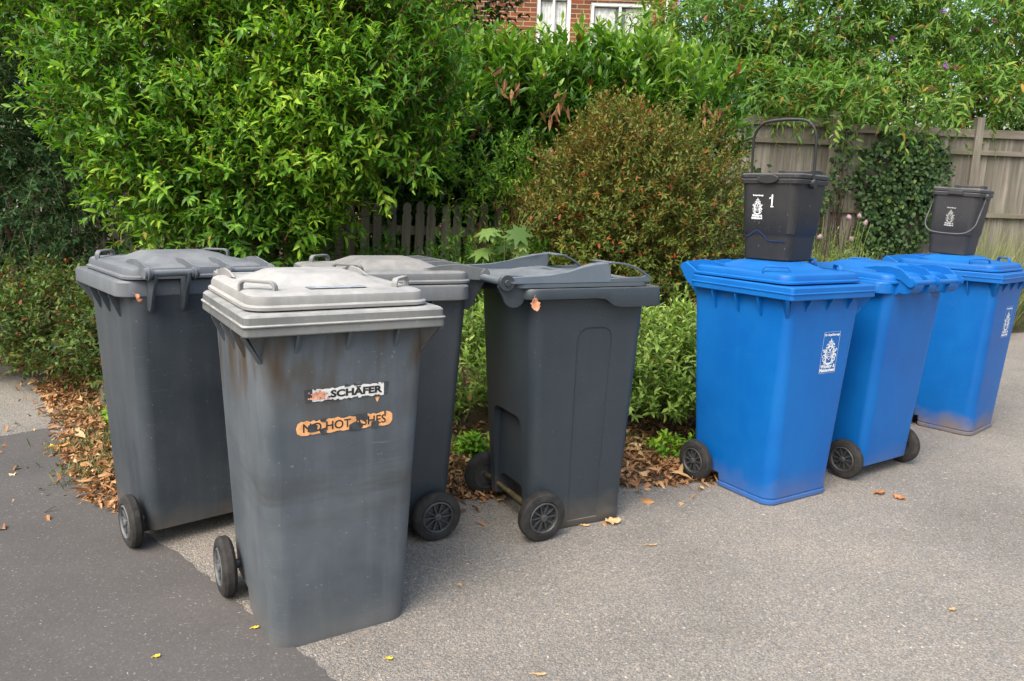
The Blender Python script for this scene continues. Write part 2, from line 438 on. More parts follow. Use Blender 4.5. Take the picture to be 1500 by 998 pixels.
def crest_bm(cx, cz, W, H, frame=True, words=True, t=1.0):
    """coat of arms: crown, mantling, shield, two supporters, motto ribbon, with the wording"""
    bm = bmesh.new(); y = 0.0
    if frame: rib2(bm, [(cx-W/2, cz-H/2), (cx+W/2, cz-H/2), (cx+W/2, cz+H/2), (cx-W/2, cz+H/2)], .0016*t, y, True)
    if words:
        textbm(bm, 'The Royal Borough', W*.120, cx, cz+H*.43, y, .0007)
        textbm(bm, 'Windsor &', W*.20, cx, cz-H*.335, y, .0009)
        textbm(bm, 'Maidenhead', W*.20, cx, cz-H*.430, y, .0009)
    u = W/2; lw = .0021*t*W/.075
    P = lambda a, b: (cx-a*u, cz+b*H/2)
    # shield
    sh = [P(-.24, .02), P(.24, .02), P(.24, -.14), P(.16, -.27), P(0, -.36), P(-.16, -.27), P(-.24, -.14)]
    rib2(bm, sh, lw, y, True)
    for a, b, r in ((-.1, -.08, .05), (.1, -.08, .05), (0, -.2, .06), (.02, -.02, .04), (-.08, -.17, .035), (.1, -.16, .03)): disc(bm, *P(a, b), u*r, y)
    # helm and crown
    for a, b, r in ((0, .12, .12), (0, .3, .07), (0, .66, .05), (-.12, .5, .07), (.12, .5, .07), (0, .56, .10), (0, .42, .1)): disc(bm, *P(a, b), u*r, y, 7)
    rib2(bm, [P(-.2, .40), P(-.27, .56), P(-.12, .52), P(0, .68), P(.12, .52), P(.27, .56), P(.2, .40)], lw, y)
    # mantling and supporters as curls
    rs_ = random.Random(3)
    for s in (-1, 1):
        for (a, b, r, a0, a1) in ((.34, .34, .15, 0, 270), (.5, .2, .12, 60, 330), (.3, .18, .13, -60, 200), (.62, .02, .14, 0, 250), (.45, .05, .10, 90, 360), (.72, -.16, .12, -90, 180), (.5, -.14, .16, 20, 270), (.38, -.24, .10, 0, 220), (.62, -.34, .13, -120, 120), (.42, -.42, .10, 0, 300), (.2, .30, .09, 0, 260), (.8, .1, .08, 0, 260)):
            k = 7; rib2(bm, [P(s*(a+r*math.cos(R(a0+(a1-a0)*i/k))), b+r*.55*math.sin(R(a0+(a1-a0)*i/k))) for i in range(k+1)], lw*(1.1+rs_.random()), y)
        rib2(bm, [P(s*.36, .10), P(s*.52, -.02), P(s*.5, -.2), P(s*.4, -.33), P(s*.5, -.46)], lw*2.6, y)
        rib2(bm, [P(s*.5, -.05), P(s*.72, .08), P(s*.78, .2)], lw*1.4, y)
    # ribbon
    for b in (-.44, -.50): rib2(bm, [P(-.62+.155*i, b-.08*math.sin(math.pi*i/8)) for i in range(9)], lw*1.1, y)
    rib2(bm, [P(-.5+.125*i, -.47-.08*math.sin(math.pi*i/8)) for i in range(9)], lw*.8, y)
    return bm
def put_on_face(bm, x, z, rot, yf0, name, mat, parent, lift=.0015, sx_=1.):
    """move art drawn round the origin onto the sloping front face of a tapered body"""
    sl_ = .044/.96
    for v in bm.verts:
        a = Vector((v.co.x*sx_, v.co.z)); a.rotate(Matrix.Rotation(rot, 2))
        X, Z = a.x+x, a.y+z
        v.co = Vector((X, yf0+sl_*Z+lift+v.co.y, Z))
    for f in bm.faces:
        f.normal_update()
        if f.normal.y < 0: f.normal_flip()
    me = bpy.data.meshes.new(name); bm.to_mesh(me); bm.free()
    return link(name, me, mat, parent)

# ---- front grey bin
A, Ab, Ar, Al = classic_bin('wheelie_bin', 'weathered grey wheelie bin with bleached white lid and torn orange label, nearest of all',
    (-.610, 2.323, 0), R(212.2), m_front, m_frontrim, m_frontlid, hubmat=m_hubw)
# maker label, peeling
def jag(x0, x1, z0, z1, n, amp, rs_):
    top = [(x0+(x1-x0)*i/n, z1+rs_.uniform(-amp, amp*.4)) for i in range(n+1)]
    bot = [(x1-(x1-x0)*i/n, z0+rs_.uniform(-amp*.3, amp)) for i in range(n+1)]
    return top+bot
rs1 = random.Random(11)
LX, LZ, LR = .0, .776, R(0)
bm = bmesh.new(); poly2(bm, [(.124, .018), (.120, -.020), (-.124, -.018), (-.128, .020)], 0); put_on_face(bm, LX, LZ, LR, .234, 'label_residue', m_glue, Ab, .0010)
bm = bmesh.new(); poly2(bm, jag(-.112, .100, -.0195, .0195, 30, .004, rs1), 0)
lab = put_on_face(bm, LX, LZ, LR, .234, 'maker_label', m_label, Ab, .0018); lab['label'] = 'torn white maker label with black lettering'
bm = bmesh.new(); textbm(bm, '.SCHÄFER', .028, -.024, -.001, 0, .0013, 1.32); put_on_face(bm, LX, LZ, LR, .234, 'lettering', m_black, lab, .0026)
bm = bmesh.new(); textbm(bm, 'SSI', .026, .082, -.002, 0, .002, 1.1)
for i in range(14): disc(bm, .082+rs1.uniform(-.03, .03), rs1.uniform(-.014, .014), rs1.uniform(.002, .006), .0, 5)
put_on_face(bm, LX, LZ, LR, .234, 'faded_lettering', m_red, lab, .0034)
for i in range(22):
    bm = bmesh.new(); disc(bm, rs1.uniform(-.115, -.075) if i < 7 else rs1.uniform(-.1, .12), rs1.choice((-1, 1))*rs1.uniform(.017, .022), rs1.uniform(.002, .005), 0, 5); put_on_face(bm, LX, LZ, LR, .234, 'torn_patch', m_glue, lab, .0042)
bm = bmesh.new(); poly2(bm, [(-.085, -.024), (-.100, -.022), (-.095, -.036), (-.092, -.040)], 0); put_on_face(bm, LX, LZ, LR, .234, 'label_scrap', m_orange, Ab, .0014)
# orange warning label
WX, WZ = .004, .683
bm = bmesh.new(); poly2(bm, [(.135, .021), (.150, .01), (.150, -.012), (.135, -.021), (-.15, -.021), (-.157, 0), (-.15, .021)], 0); put_on_face(bm, WX, WZ, 0, .234, 'label_residue', m_glue, Ab, .0010, .92)
out = []
for i in range(31):
    x = .140-.29*i/30; out.append((x, .0225+rs1.uniform(-.006, .001)))
out += [(-.157, .012), (-.158, -.006), (-.150, -.018)]
for i in range(31):
    x = -.145+.285*i/30; out.append((x, -.0225+rs1.uniform(0, .004)))
out += [(.151, -.014), (.155, 0), (.150, .015)]
bm = bmesh.new(); poly2(bm, out, 0)
wl = put_on_face(bm, WX, WZ, 0, .234, 'warning_label', m_orange, Ab, .0018, .92); wl['label'] = 'torn orange warning label reading NO HOT ASHES'
bm = bmesh.new(); textbm(bm, 'NO HOT ASHES', .036, .0, -.001, 0, .0004, 1.06); put_on_face(bm, WX, WZ, 0, .234, 'lettering', m_black, wl, .0026, .92)
bm = bmesh.new()
for pts in ([(.118, .008), (.098, .012), (.088, .004), (.092, -.013), (.112, -.014), (.120, -.01)],
            [(.082, .022), (.06, .023), (.064, .012), (.078, .014)], [(.085, -.008), (.062, -.004), (.06, -.023), (.078, -.023)],
            [(-.012, -.006), (-.030, .002), (-.052, -.004), (-.058, -.014), (-.05, -.0235), (-.012, -.0235)],
            [(-.032, .0235), (-.072, .0235), (-.074, .006), (-.066, .001), (-.048, .006), (-.034, .010)],
            [(-.086, -.004), (-.108, -.002), (-.112, -.010), (-.108, -.0235), (-.084, -.0235)],
            [(-.128, .0235), (-.134, .0235), (-.134, .012), (-.128, .016)]):
    bm = bmesh.new(); poly2(bm, pts, 0); put_on_face(bm, WX, WZ, 0, .234, 'torn_patch', m_glue, wl, .0034, .92)
bm = bmesh.new()
poly2(bm, [(.08, .142), (-.09, .142), (-.09, .196), (.08, .196)], 0)
for v in bm.verts: v.co = Vector((v.co.x+.0, v.co.z, 1.0672))
me = bpy.data.meshes.new('lid_label'); bm.to_mesh(me); bm.free(); link('lid_label', me, m_lidlabel, Al)

# ---- other grey bins
B, Bb, Br, Bl = classic_bin('wheelie_bin', 'scuffed grey wheelie bin at the far left with its handle towards the camera',
    (-1.332, 2.97, 0), R(41.8), m_left, m_leftlid, m_leftlid, hubmat=m_hubw, rim_line=False)
Cc, Cb, Cr, Cl = classic_bin('wheelie_bin', 'grey wheelie bin half hidden behind the nearest bin, handle pointing right',
    (-.557, 2.953, 0), R(117.4), m_mid, m_midlid, m_midlid, rim_line=False)
# ---- blue bins
Eb = classic_bin('wheelie_bin', 'blue recycling bin with white crest, leftmost blue one, under the big black caddy',
    (1.249, 3.57, 0), R(-148.3), m_blue[0], m_blue[0], m_blue[0], ledge=True, slack=.004)
Fb = classic_bin('wheelie_bin', 'blue recycling bin in the middle with handle and both wheels facing the camera',
    (1.829, 3.989, 0), R(33.8), m_blue[1], m_blue[1], m_blue[1], ledge=True, bar='full', fins=(-.215, 0, .215), rim_line=False, droop=-.03)
Gb = classic_bin('wheelie_bin', 'blue recycling bin at the far right with muddy foot, under the smaller caddy',
    (2.844, 4.813, 0), R(-138.7), m_blue[2], m_blue[2], m_blue[2], ledge=True)
for bb, px in ((Eb, -.062), (Gb, -.05)):
    s_ = put_on_face(crest_bm(0, 0, .112, .192), px, .705, 0, .234, 'crest_sticker', m_white, bb[1], .0022)

# ---- newer charcoal bin with side rails
D = thing('wheelie_bin', 'charcoal wheelie bin with raised side grips and bare axle, standing alone in the centre', 'wheelie bin', (.194, 3.159, 0), R(-62.5), 'wheelie bins on the pavement')
bm = bmesh.new()
def dsec(z, yb=None, ex=0.):
    t = z/.96
    return rr(.205+.040*t+ex, (-(.205+.055*t)-ex) if yb is None else yb, .232+.040*t+ex, .05, .05 if yb is None else .03, 8)
loft(bm, [(dsec(.0, -.11), .0), (dsec(.012, -.115, .004), .01), (dsec(.05, -.12, .002), .05), (dsec(.06, -.12), .06), (dsec(.062), .062)] + [(dsec(z), z) for z in (.2, .4, .6, .8, .90, .965)])
Db = fin('body', bm, m_new, D, 38)
# rear recess and wheel pocket cut out of the body
def cutter(x0, x1, y0, y1, z0, z1, r=.05):
    bm = bmesh.new(); pr = []
    for (cx, cz, a0) in ((x1-r, z1-r, 0), (x0+r, z1-r, 90)):
        for i in range(7):
            a = R(a0+15*i); pr.append((cx+r*math.cos(a), cz+r*math.sin(a)))
    pr += [(x0, z0), (x1, z0)]
    prism(bm, [(x, y0, z) for x, z in pr], (0, y1-y0, 0))
    bmesh.ops.recalc_face_normals(bm, faces=bm.faces)
    me = bpy.data.meshes.new('cut'); bm.to_mesh(me); bm.free(); o = bpy.data.objects.new('cut', me); C.objects.link(o); return o
cuts = [cutter(-.128, .128, -.40, -.196, -.1, .47), cutter(-.12, .12, -.40, -.12, -.1, .165, .05)]
for s in (-1, 1):
    cbm = bmesh.new(); box(cbm, (s*.262, -.20, .06), (.075, .20, .26)); bmesh.ops.recalc_face_normals(cbm, faces=cbm.faces)
    me = bpy.data.meshes.new('cut'); cbm.to_mesh(me); cbm.free(); o_ = bpy.data.objects.new('cut', me); C.objects.link(o_); cuts.append(o_)
    # shallow long panel with arched top on each flank
    cbm = bmesh.new(); pr = []
    for (cy, a0) in ((.095+.015-.05, 0), (-.055+.05, 90)):
        for i in range(7):
            a = R(a0+15*i); pr.append((cy+.05*math.cos(a), .80+.05*math.sin(a)))
    pr += [(-.04, .03), (.105, .03)]
    n = len(pr); hxz = lambda z: .205+.040*z/.96
    a_ = [cbm.verts.new((s*(hxz(z)-.0045), y, z)) for y, z in pr]; b_ = [cbm.verts.new((s*(hxz(z)+.03), y, z)) for y, z in pr]
    cbm.faces.new(a_); cbm.faces.new(b_[::-1])
    for i in range(n): cbm.faces.new((a_[i], b_[i], b_[(i+1) % n], a_[(i+1) % n]))
    bmesh.ops.recalc_face_normals(cbm, faces=cbm.faces)
    me = bpy.data.meshes.new('cut'); cbm.to_mesh(me); cbm.free(); o_ = bpy.data.objects.new('cut', me); C.objects.link(o_); cuts.append(o_)
for c_ in cuts:
    c_.parent = D
    md = Db.modifiers.new('b', 'BOOLEAN'); md.operation = 'DIFFERENCE'; md.object = c_; md.solver = 'EXACT'
bpy.context.view_layer.update()
dg = bpy.context.evaluated_depsgraph_get(); me2 = bpy.data.meshes.new_from_object(Db.evaluated_get(dg))
Db.modifiers.clear(); Db.data = me2
for c_ in cuts: bpy.data.objects.remove(c_)
smooth(me2, 30)
bv = Db.modifiers.new('bevel', 'BEVEL'); bv.width = .004; bv.segments = 2; bv.limit_method = 'ANGLE'; bv.angle_limit = R(42)
bm = bmesh.new()
# rim: thin along the side, deeper round the front
def dr(ins, top):
    def z(x, y):
        if top: return 1.012
        d = min(1, max(0, (y-.02)/.08)); return .972 - .038*d*d*(3-2*d)
    pts = []
    hx, yb, yf = .288-ins, -.315+ins, .316-ins
    base = rr(hx, yb, yf, .03, .06, 6)
    # densify the long sides
    for i, p in enumerate(base):
        q = base[(i+1) % len(base)]; L = math.hypot(q[0]-p[0], q[1]-p[1]); k = max(1, int(L/.04))
        for j in range(k): pts.append((p[0]+(q[0]-p[0])*j/k, p[1]+(q[1]-p[1])*j/k))
    return pts, z
Np = None
ringsD = []
ref = dr(0, False)[0]
def scaled(ins): return [(x*(1-ins/.288), y if abs(y) < 1e-9 else y*(1-ins/.31)) for x, y in ref]
zf = dr(0, False)[1]
loft(bm, [(scaled(.035), lambda x, y: zf(x, y)+.006), (scaled(.001), zf), (scaled(0), lambda x, y: zf(x, y)+.004), (scaled(.003), 1.006), (scaled(.006), 1.011), (scaled(.04), 1.011)])
fin('rim', bm, m_new, D, 35)
bm = bmesh.new()
# dished lid
def dl(hx, yb, yf, r, z): return (rr(hx, yb, yf, r, .05, 8), z)
zz = lambda z0: (lambda x, y: z0 + .018*max(0, min(1, (y+.32)/.3)) if y < .02 else z0+.018-.02*min(1, (y-.02)/.25))
loft(bm, [dl(.262, -.345, .262, .05, 1.013), dl(.268, -.35, .268, .05, 1.015), dl(.268, -.35, .268, .05, 1.03), dl(.262, -.345, .262, .048, zz(1.034)), dl(.24, -.32, .24, .04, zz(1.036)),
          dl(.19, -.28, .18, .03, zz(1.033)), dl(.15, -.22, .02, .03, zz(1.036)), dl(.11, -.17, -.03, .02, zz(1.046)), dl(.05, -.1, -.06, .01, zz(1.044))])
Dl = fin('lid', bm, m_newlid, D, 34)
for s in (-1, 1):
    bm = bmesh.new()
    prof = [(-.36, 1.030), (-.385, 1.038), (-.36, 1.056), (-.28, 1.058), (-.20, 1.062), (-.12, 1.074), (-.05, 1.092), (.0, 1.101), (.045, 1.106), (.07, 1.106), (.07, 1.03)]
    n = len(prof)
    xo = s*.270; 
    a_ = [bm.verts.new((xo - s*(.012 if z > 1.05 else 0), y, z)) for y, z in prof]; b_ = [bm.verts.new((s*(.238 if z < 1.05 else .245)-s*.03*max(0, min(1, (y+.1)/.1))*(1 if z > 1.05 else 0), y, z)) for y, z in prof]
    bm.faces.new(a_); bm.faces.new(b_[::-1])
    for i in range(n): bm.faces.new((a_[i], b_[i], b_[(i+1) % n], a_[(i+1) % n]))
    fin('side_rail', bm, m_newlid, Dl, 35, .003)
    # open arched grip
    bm = bmesh.new(); arc = []
    for i in range(11):
        t = i/10; arc.append((s*.259, .060+.205*t, 1.107-.004*t-.062*t**2.6))
    strip(bm, [Vector(p) for p in arc], (.011, 0, 0), .007)
    arc2 = [(s*.195, .055, 1.107), (s*.195, .085, 1.106), (s*.195, .115, 1.103)]
    strip(bm, arc2, (.055, 0, 0), .006)
    plate(bm, [(.06, 1.03), (.262, 1.03), (.262, 1.050), (.235, 1.062), (.225, 1.050), (.06, 1.046)], s*.253, s*.269)
    fin('lid_grip', bm, m_newlid, Dl, 40, .0015)
bm = bmesh.new(); tube(bm, [(-.235, -.385, 1.035), (.235, -.385, 1.035)], .014, 14); fin('handle_bar', bm, m_newlid, D, 40)
for s in (-1, 1):
    bm = bmesh.new()
    tube(bm, [(s*.246, -.385, 1.035), (s*.268, -.385, 1.035)], .030, 20)
    tube(bm, [(s*.262, -.385, 1.035), (s*.274, -.385, 1.035)], .012, 12)
    plate(bm, [(-.385, 1.062), (-.30, 1.058), (-.30, .99)] + [(-.345+.045*math.cos(R(a)), .985+.045*math.sin(R(a))) for a in range(-30, -171, -20)] + [(-.412, 1.02)], s*.236, s*.250)
    fin('hinge_bracket', bm, m_new, D, 40, .0015)
for s in (-1, 1): wheel(D, s, -.195, off=.262, w=.05)
bm = bmesh.new(); tube(bm, [(-.25, -.195, .1), (.25, -.195, .1)], .011, 12); fin('axle', bm, m_brass, D, 40)

# ------------------------------------------------------------------ food caddies
def caddy(name, label, loc, rz, mat, handle_angle, tilt=(0, 0), wave=False, scl=(1, 1, 1)):
    root = thing(name, label, 'food caddy', loc, rz, 'food waste caddies on bin lids')
    root.rotation_euler = (tilt[0], tilt[1], rz)
    bm = bmesh.new()
    def s_(z, e=0.): t = z/.36; return rr(.126+.024*t+e, -.126-.026*t-e, .126+.022*t+e, .045, .040, 8)
    loft(bm, [(s_(0, -.006), 0), (s_(0, 0), .006), (s_(.10), .10), (s_(.115, .001), .115), (s_(.117, .0045), .12), (s_(.24, .003), .24), (s_(.34, .002), .345)])
    body = fin('body', bm, mat, root, 38)
    bm = bmesh.new()
    def r_(z, e): return rr(.158+e, -.158-e, .156+e, .034, .034, 8)
    loft(bm, [(r_(0, -.012), .338), (r_(0, 0), .334), (r_(0, .001), .350), (r_(0, -.002), .354), (r_(0, -.02), .354)])
    fin('rim', bm, mat, root, 36)
    bm = bmesh.new()
    loft(bm, [(r_(0, -.004), .3555), (r_(0, .002), .357), (r_(0, .001), .372), (r_(0, -.006), .378), (r_(0, -.03), .377), (r_(0, -.036), .372), (r_(0, -.06), .371)])
    # thumb tab on the front edge
    tabp = [(.055*math.cos(R(a)), .020*math.sin(R(a))) for a in range(0, 361, 24)][:-1] if wave else [(-.05, -.012), (.05, -.012), (.046, .012), (-.046, .012)]
    prism(bm, [(x, .157, .352+z) for x, z in tabp], (0, .010, 0))
    # rear grip of the lid
    for s in (-1, 1): box(bm, (s*.085, -.150, .388), (.022, .085, .026))
    box(bm, (0, -.185, .396), (.19, .022, .012))
    box(bm, (0, -.118, .392), (.19, .014, .010))
    lid = fin('lid', bm, mat, root, 36, .002)
    # bail handle pivoting on the flanks
    piv = Vector((0, .03, .335)); L = .275
    pts = []
    hw = .163
    prof = [(-hw, 0), (-hw, L*.62), (-hw+.006, L*.78), (-hw+.03, L*.91), (-hw+.07, L*.98), (0, L), (hw-.07, L*.98), (hw-.03, L*.91), (hw-.006, L*.78), (hw, L*.62), (hw, 0)]
    for x, l in prof: pts.append(piv+Vector((x, l*math.sin(handle_angle), l*math.cos(handle_angle))))
    # resample smoothly
    sm = []
    for i in range(len(pts)-1):
        for j in range(4):
            t = j/4; p0, p1, p2, p3 = pts[max(0, i-1)], pts[i], pts[i+1], pts[min(len(pts)-1, i+2)]
            sm.append(.5*((2*p1)+(p2-p0)*t+(2*p0-5*p1+4*p2-p3)*t*t+(3*p1-p0-3*p2+p3)*t**3))
    sm.append(pts[-1])
    bm = bmesh.new(); tube(bm, sm, .0065, 8)
    for s in (-1, 1): tube(bm, [piv+Vector((s*.150, 0, 0)), piv+Vector((s*.174, 0, 0))], .019, 16)
    fin('handle', bm, mat, root, 50)
    root.scale = scl
    return root, body
def flat_art(bm, x, z, y, slope, name, mat, parent):
    for v in bm.verts: v.co = Vector((v.co.x+x, y+slope*(v.co.z+z), v.co.z+z))
    for f in bm.faces:
        f.normal_update()
        if f.normal.y < 0: f.normal_flip()
    me = bpy.data.meshes.new(name); bm.to_mesh(me); bm.free(); return link(name, me, mat, parent)
c1, c1b = caddy('food_caddy', 'large black food caddy with handle standing upright, on the leftmost blue bin', (1.275, 3.70, 1.0965), R(133), m_caddy, R(4), wave=True, scl=(.97, .97, 1.07))
flat_art(crest_bm(0, 0, .058, .115, frame=False), .050, .232, .1325, .022/.36, 'crest_print', m_white, c1b)
bm = bmesh.new(); poly2(bm, [(-.006, -.025), (.001, -.025), (.001, .022), (-.004, .026), (-.007, .02)], 0); poly2(bm, [(.004, .008), (.012, .004), (.012, .010), (.004, .014)], 0); poly2(bm, [(-.012, -.03), (.004, -.03), (.004, -.026), (-.012, -.026)], 0)
flat_art(bm, -.022, .262, .1325, .022/.36, 'painted_number', m_white, c1b)
bm = bmesh.new(); pts = []
for i in range(25):
    x = .105-.21*i/24; zz_ = .100+.030*math.exp(-((x-.045)/.035)**2) - .012*(x < 0)
    pts.append((x, zz_))
rib2(bm, pts, .007, 0); flat_art(bm, 0, 0, .1318, .022/.36, 'wavy_line', m_bluemark, c1b)
c2, c2b = caddy('food_caddy', 'smaller looking charcoal food caddy with handle hanging down, on the far right blue bin', (2.83, 4.95, 1.0965), R(134), m_caddy2, R(142), tilt=(0, R(-3)), scl=(.90, .90, 1.10))
flat_art(crest_bm(0, 0, .060, .115, frame=False), .01, .215, .1325, .022/.36, 'crest_print', m_whiteworn, c2b)

# ------------------------------------------------------------------ ground
def grid_noise(x, y, s, seed):
    return (math.sin(x*s+seed*1.3)*math.cos(y*s*1.17+seed*2.1)+.5*math.sin(x*s*2.3+y*s*1.7+seed)+.3*math.sin(x*s*5.1-y*s*4.3+seed*3))/1.8
k = NT('asphalt_worn')
v1 = k.n('ShaderNodeTexVoronoi', {'Vector': k.tc.outputs['Object'], 'Scale': 150.}, feature='F1')
v2 = k.n('ShaderNodeTexVoronoi', {'Vector': k.tc.outputs['Object'], 'Scale': 300.}, feature='F1')
hue = k.sep(v1.outputs['Color'])
c = k.ramp(hue[0], [(0, (.175, .165, .152)), (.35, (.235, .223, .205)), (.6, (.285, .270, .248)), (.8, (.33, .305, .27)), (.93, (.36, .27, .185)), (1, (.52, .48, .42))])
c2_ = k.ramp(k.sep(v2.outputs['Color'])[1], [(0, (.16, .152, .142)), (.6, (.265, .252, .232)), (1, (.40, .37, .32))])
c = k.mix(k.thr(k.noise(60, 3, .6), .40, .60), c, c2_)
gap = k.thr(v1.outputs['Distance'], .42, .75)
c = k.mix(k.math('MULTIPLY', gap, .42), c, (.09, .084, .078))
big = k.noise(1.1, 5, .6)
c = k.mix(1, c, k.ramp(big, [(.3, (.78, .78, .78)), (.5, (1, 1, 1)), (.7, (1.15, 1.13, 1.10))]), 'MULTIPLY')
v3 = k.n('ShaderNodeTexVoronoi', {'Vector': k.tc.outputs['Object'], 'Scale': 70.}, feature='F1')
h3 = k.sep(v3.outputs['Color'])
peb = k.math('MULTIPLY', k.math('GREATER_THAN', h3[0], .94), k.thr(v3.outputs['Distance'], .42, .30))
c = k.mix(k.math('MULTIPLY', peb, .6), c, k.ramp(h3[1], [(0, (.10, .095, .09)), (.35, (.38, .26, .15)), (.7, (.46, .42, .36)), (1, (.60, .56, .50))]))
rust = k.thr(k.noise(4.5, 4, .7), .60, .75)
c = k.mix(k.math('MULTIPLY', rust, .22), c, (.26, .19, .12))
k.col(c); k.rough(.92); k.b.inputs['Specular IOR Level'].default_value = .25
k.bump(k.math('ADD', k.math('MULTIPLY', v1.outputs['Distance'], -1.), k.math('MULTIPLY', v2.outputs['Distance'], -.5)), .65, .006)
m_asph = k.m
k = NT('asphalt_patch')
v1 = k.n('ShaderNodeTexVoronoi', {'Vector': k.tc.outputs['Object'], 'Scale': 210.}, feature='F1')
c = k.ramp(k.sep(v1.outputs['Color'])[0], [(0, (.074, .071, .070)), (.6, (.094, .090, .088)), (.9, (.122, .117, .114)), (.985, (.18, .172, .165)), (1, (.36, .34, .31))])
c = k.mix(k.thr(k.noise(120, 2, .6), .35, .6), c, (.094, .090, .088))
c = k.mix(1, c, k.ramp(k.noise(1.6, 5, .6), [(.3, (.85, .85, .85)), (.7, (1.12, 1.10, 1.10))]), 'MULTIPLY')
k.col(c); k.rough(.9); k.b.inputs['Specular IOR Level'].default_value = .25; k.bump(v1.outputs['Distance'], -.55, .004)
m_patch = k.m
k = NT('verge_soil')
c = k.ramp(k.noise(9, 6, .7), [(.3, (.035, .024, .016)), (.55, (.085, .058, .036)), (.75, (.17, .12, .075))])
c = k.mix(k.thr(k.noise(90, 3, .6), .5, .7), c, (.17, .11, .06))
k.col(c); k.rough(.95); k.bump(k.noise(60, 4, .7), .9, .02)
m_soil = k.m
bm = bmesh.new(); bm.faces.new([bm.verts.new(p) for p in ((-60, -20, 0), (60, -20, 0), (60, 90, 0), (-60, 90, 0))])
tag(fin('pavement', bm, m_asph), kind='structure')
# darker tarmac patch with a slightly ragged edge
edge = [(-6.5, 3.05), (-2.9, 3.66), (-2.56, 4.02), (-2.2, 3.62), (-1.97, 3.30), (-1.75, 3.06), (-1.53, 2.86), (-1.316, 2.70), (-1.055, 2.465), (-.871, 2.29), (-.621, 2.05), (-.459, 1.888), (.3, 1.10), (2.2, -1.5)]
pts = []
for i in range(len(edge)-1):
    a, b = Vector(edge[i]), Vector(edge[i+1]); n = max(1, int((b-a).length/.03)); nn = (b-a).orthogonal().normalized()
    for j in range(n): q_ = a+(b-a)*j/n; pts.append(q_+nn*(random.uniform(-.006, .006)+.012*grid_noise(q_.x, q_.y, 14, 3)))
pts.append(Vector(edge[-1])); pts += [Vector((2.2, -12)), Vector((-6.5, -12))]
bm = bmesh.new(); bm.faces.new([bm.verts.new((p.x, p.y, .004)) for p in pts])
bmesh.ops.triangulate(bm, faces=bm.faces)
tag(fin('tarmac_patch', bm, m_patch), kind='structure')
# verge behind the bins, rising gently to the fences
VB = [(-14, 7.0), (-6, 6.6), (-4.03, 5.75), (-3.22, 5.02), (-2.60, 4.2), (-2.08, 3.42), (-1.80, 3.10), (-1.56, 2.93), (-1.38, 3.10), (-.95, 3.28), (-.36, 3.22), (-.12, 3.24), (.25, 3.46), (.56, 3.48), (.99, 3.54), (1.25, 4.0), (2.0, 4.9), (2.8, 5.9), (4.0, 7.2), (6.0, 8.9), (9, 9.5), (16, 10)]
def sdist(x, y):
    best = 1e9; sg = 1
    for i in range(len(VB)-1):
        ax, ay = VB[i]; bx, by = VB[i+1]; dx, dy = bx-ax, by-ay
        t = max(0, min(1, ((x-ax)*dx+(y-ay)*dy)/(dx*dx+dy*dy))); qx, qy = ax+dx*t, ay+dy*t
        d = math.hypot(x-qx, y-qy)
        if d < best: best = d; sg = 1 if dx*(y-ay)-dy*(x-ax) > 0 else -1
    return best*sg
def vh(x, y):
    d = sdist(x, y) + .05*grid_noise(x, y, 9, 1)
    if d <= 0: return max(-.04, d*.3)
    return .012*min(1, d/.05) + .10*min(1, max(0, d-.25)/.9) + .22*min(1, max(0, d-1.0)/4.) + .012*grid_noise(x, y, 11, 2)*min(1, d*3)
bm = bmesh.new(); xs = np.concatenate([np.arange(-14, -4.2, .4), np.arange(-4.2, 4.5, .06), np.arange(4.5, 16, .3)]); ys = np.concatenate([np.arange(2.6, 6.5, .06), np.arange(6.5, 22, .4)])
G = [[None]*len(ys) for _ in xs]
for i, x in enumerate(xs):
    for j, y in enumerate(ys): G[i][j] = bm.verts.new((x, y, vh(float(x), float(y))))
for i in range(len(xs)-1):
    for j in range(len(ys)-1):
        q = (G[i][j], G[i+1][j], G[i+1][j+1], G[i][j+1])
        if max(v.co.z for v in q) > -.035: bm.faces.new(q)
for v in [v for v in bm.verts if not v.link_faces]: bm.verts.remove(v)
me = bpy.data.meshes.new('soil_verge'); bm.to_mesh(me); bm.free(); me.shade_smooth()
tag(link('soil_verge', me, m_soil), kind='structure')

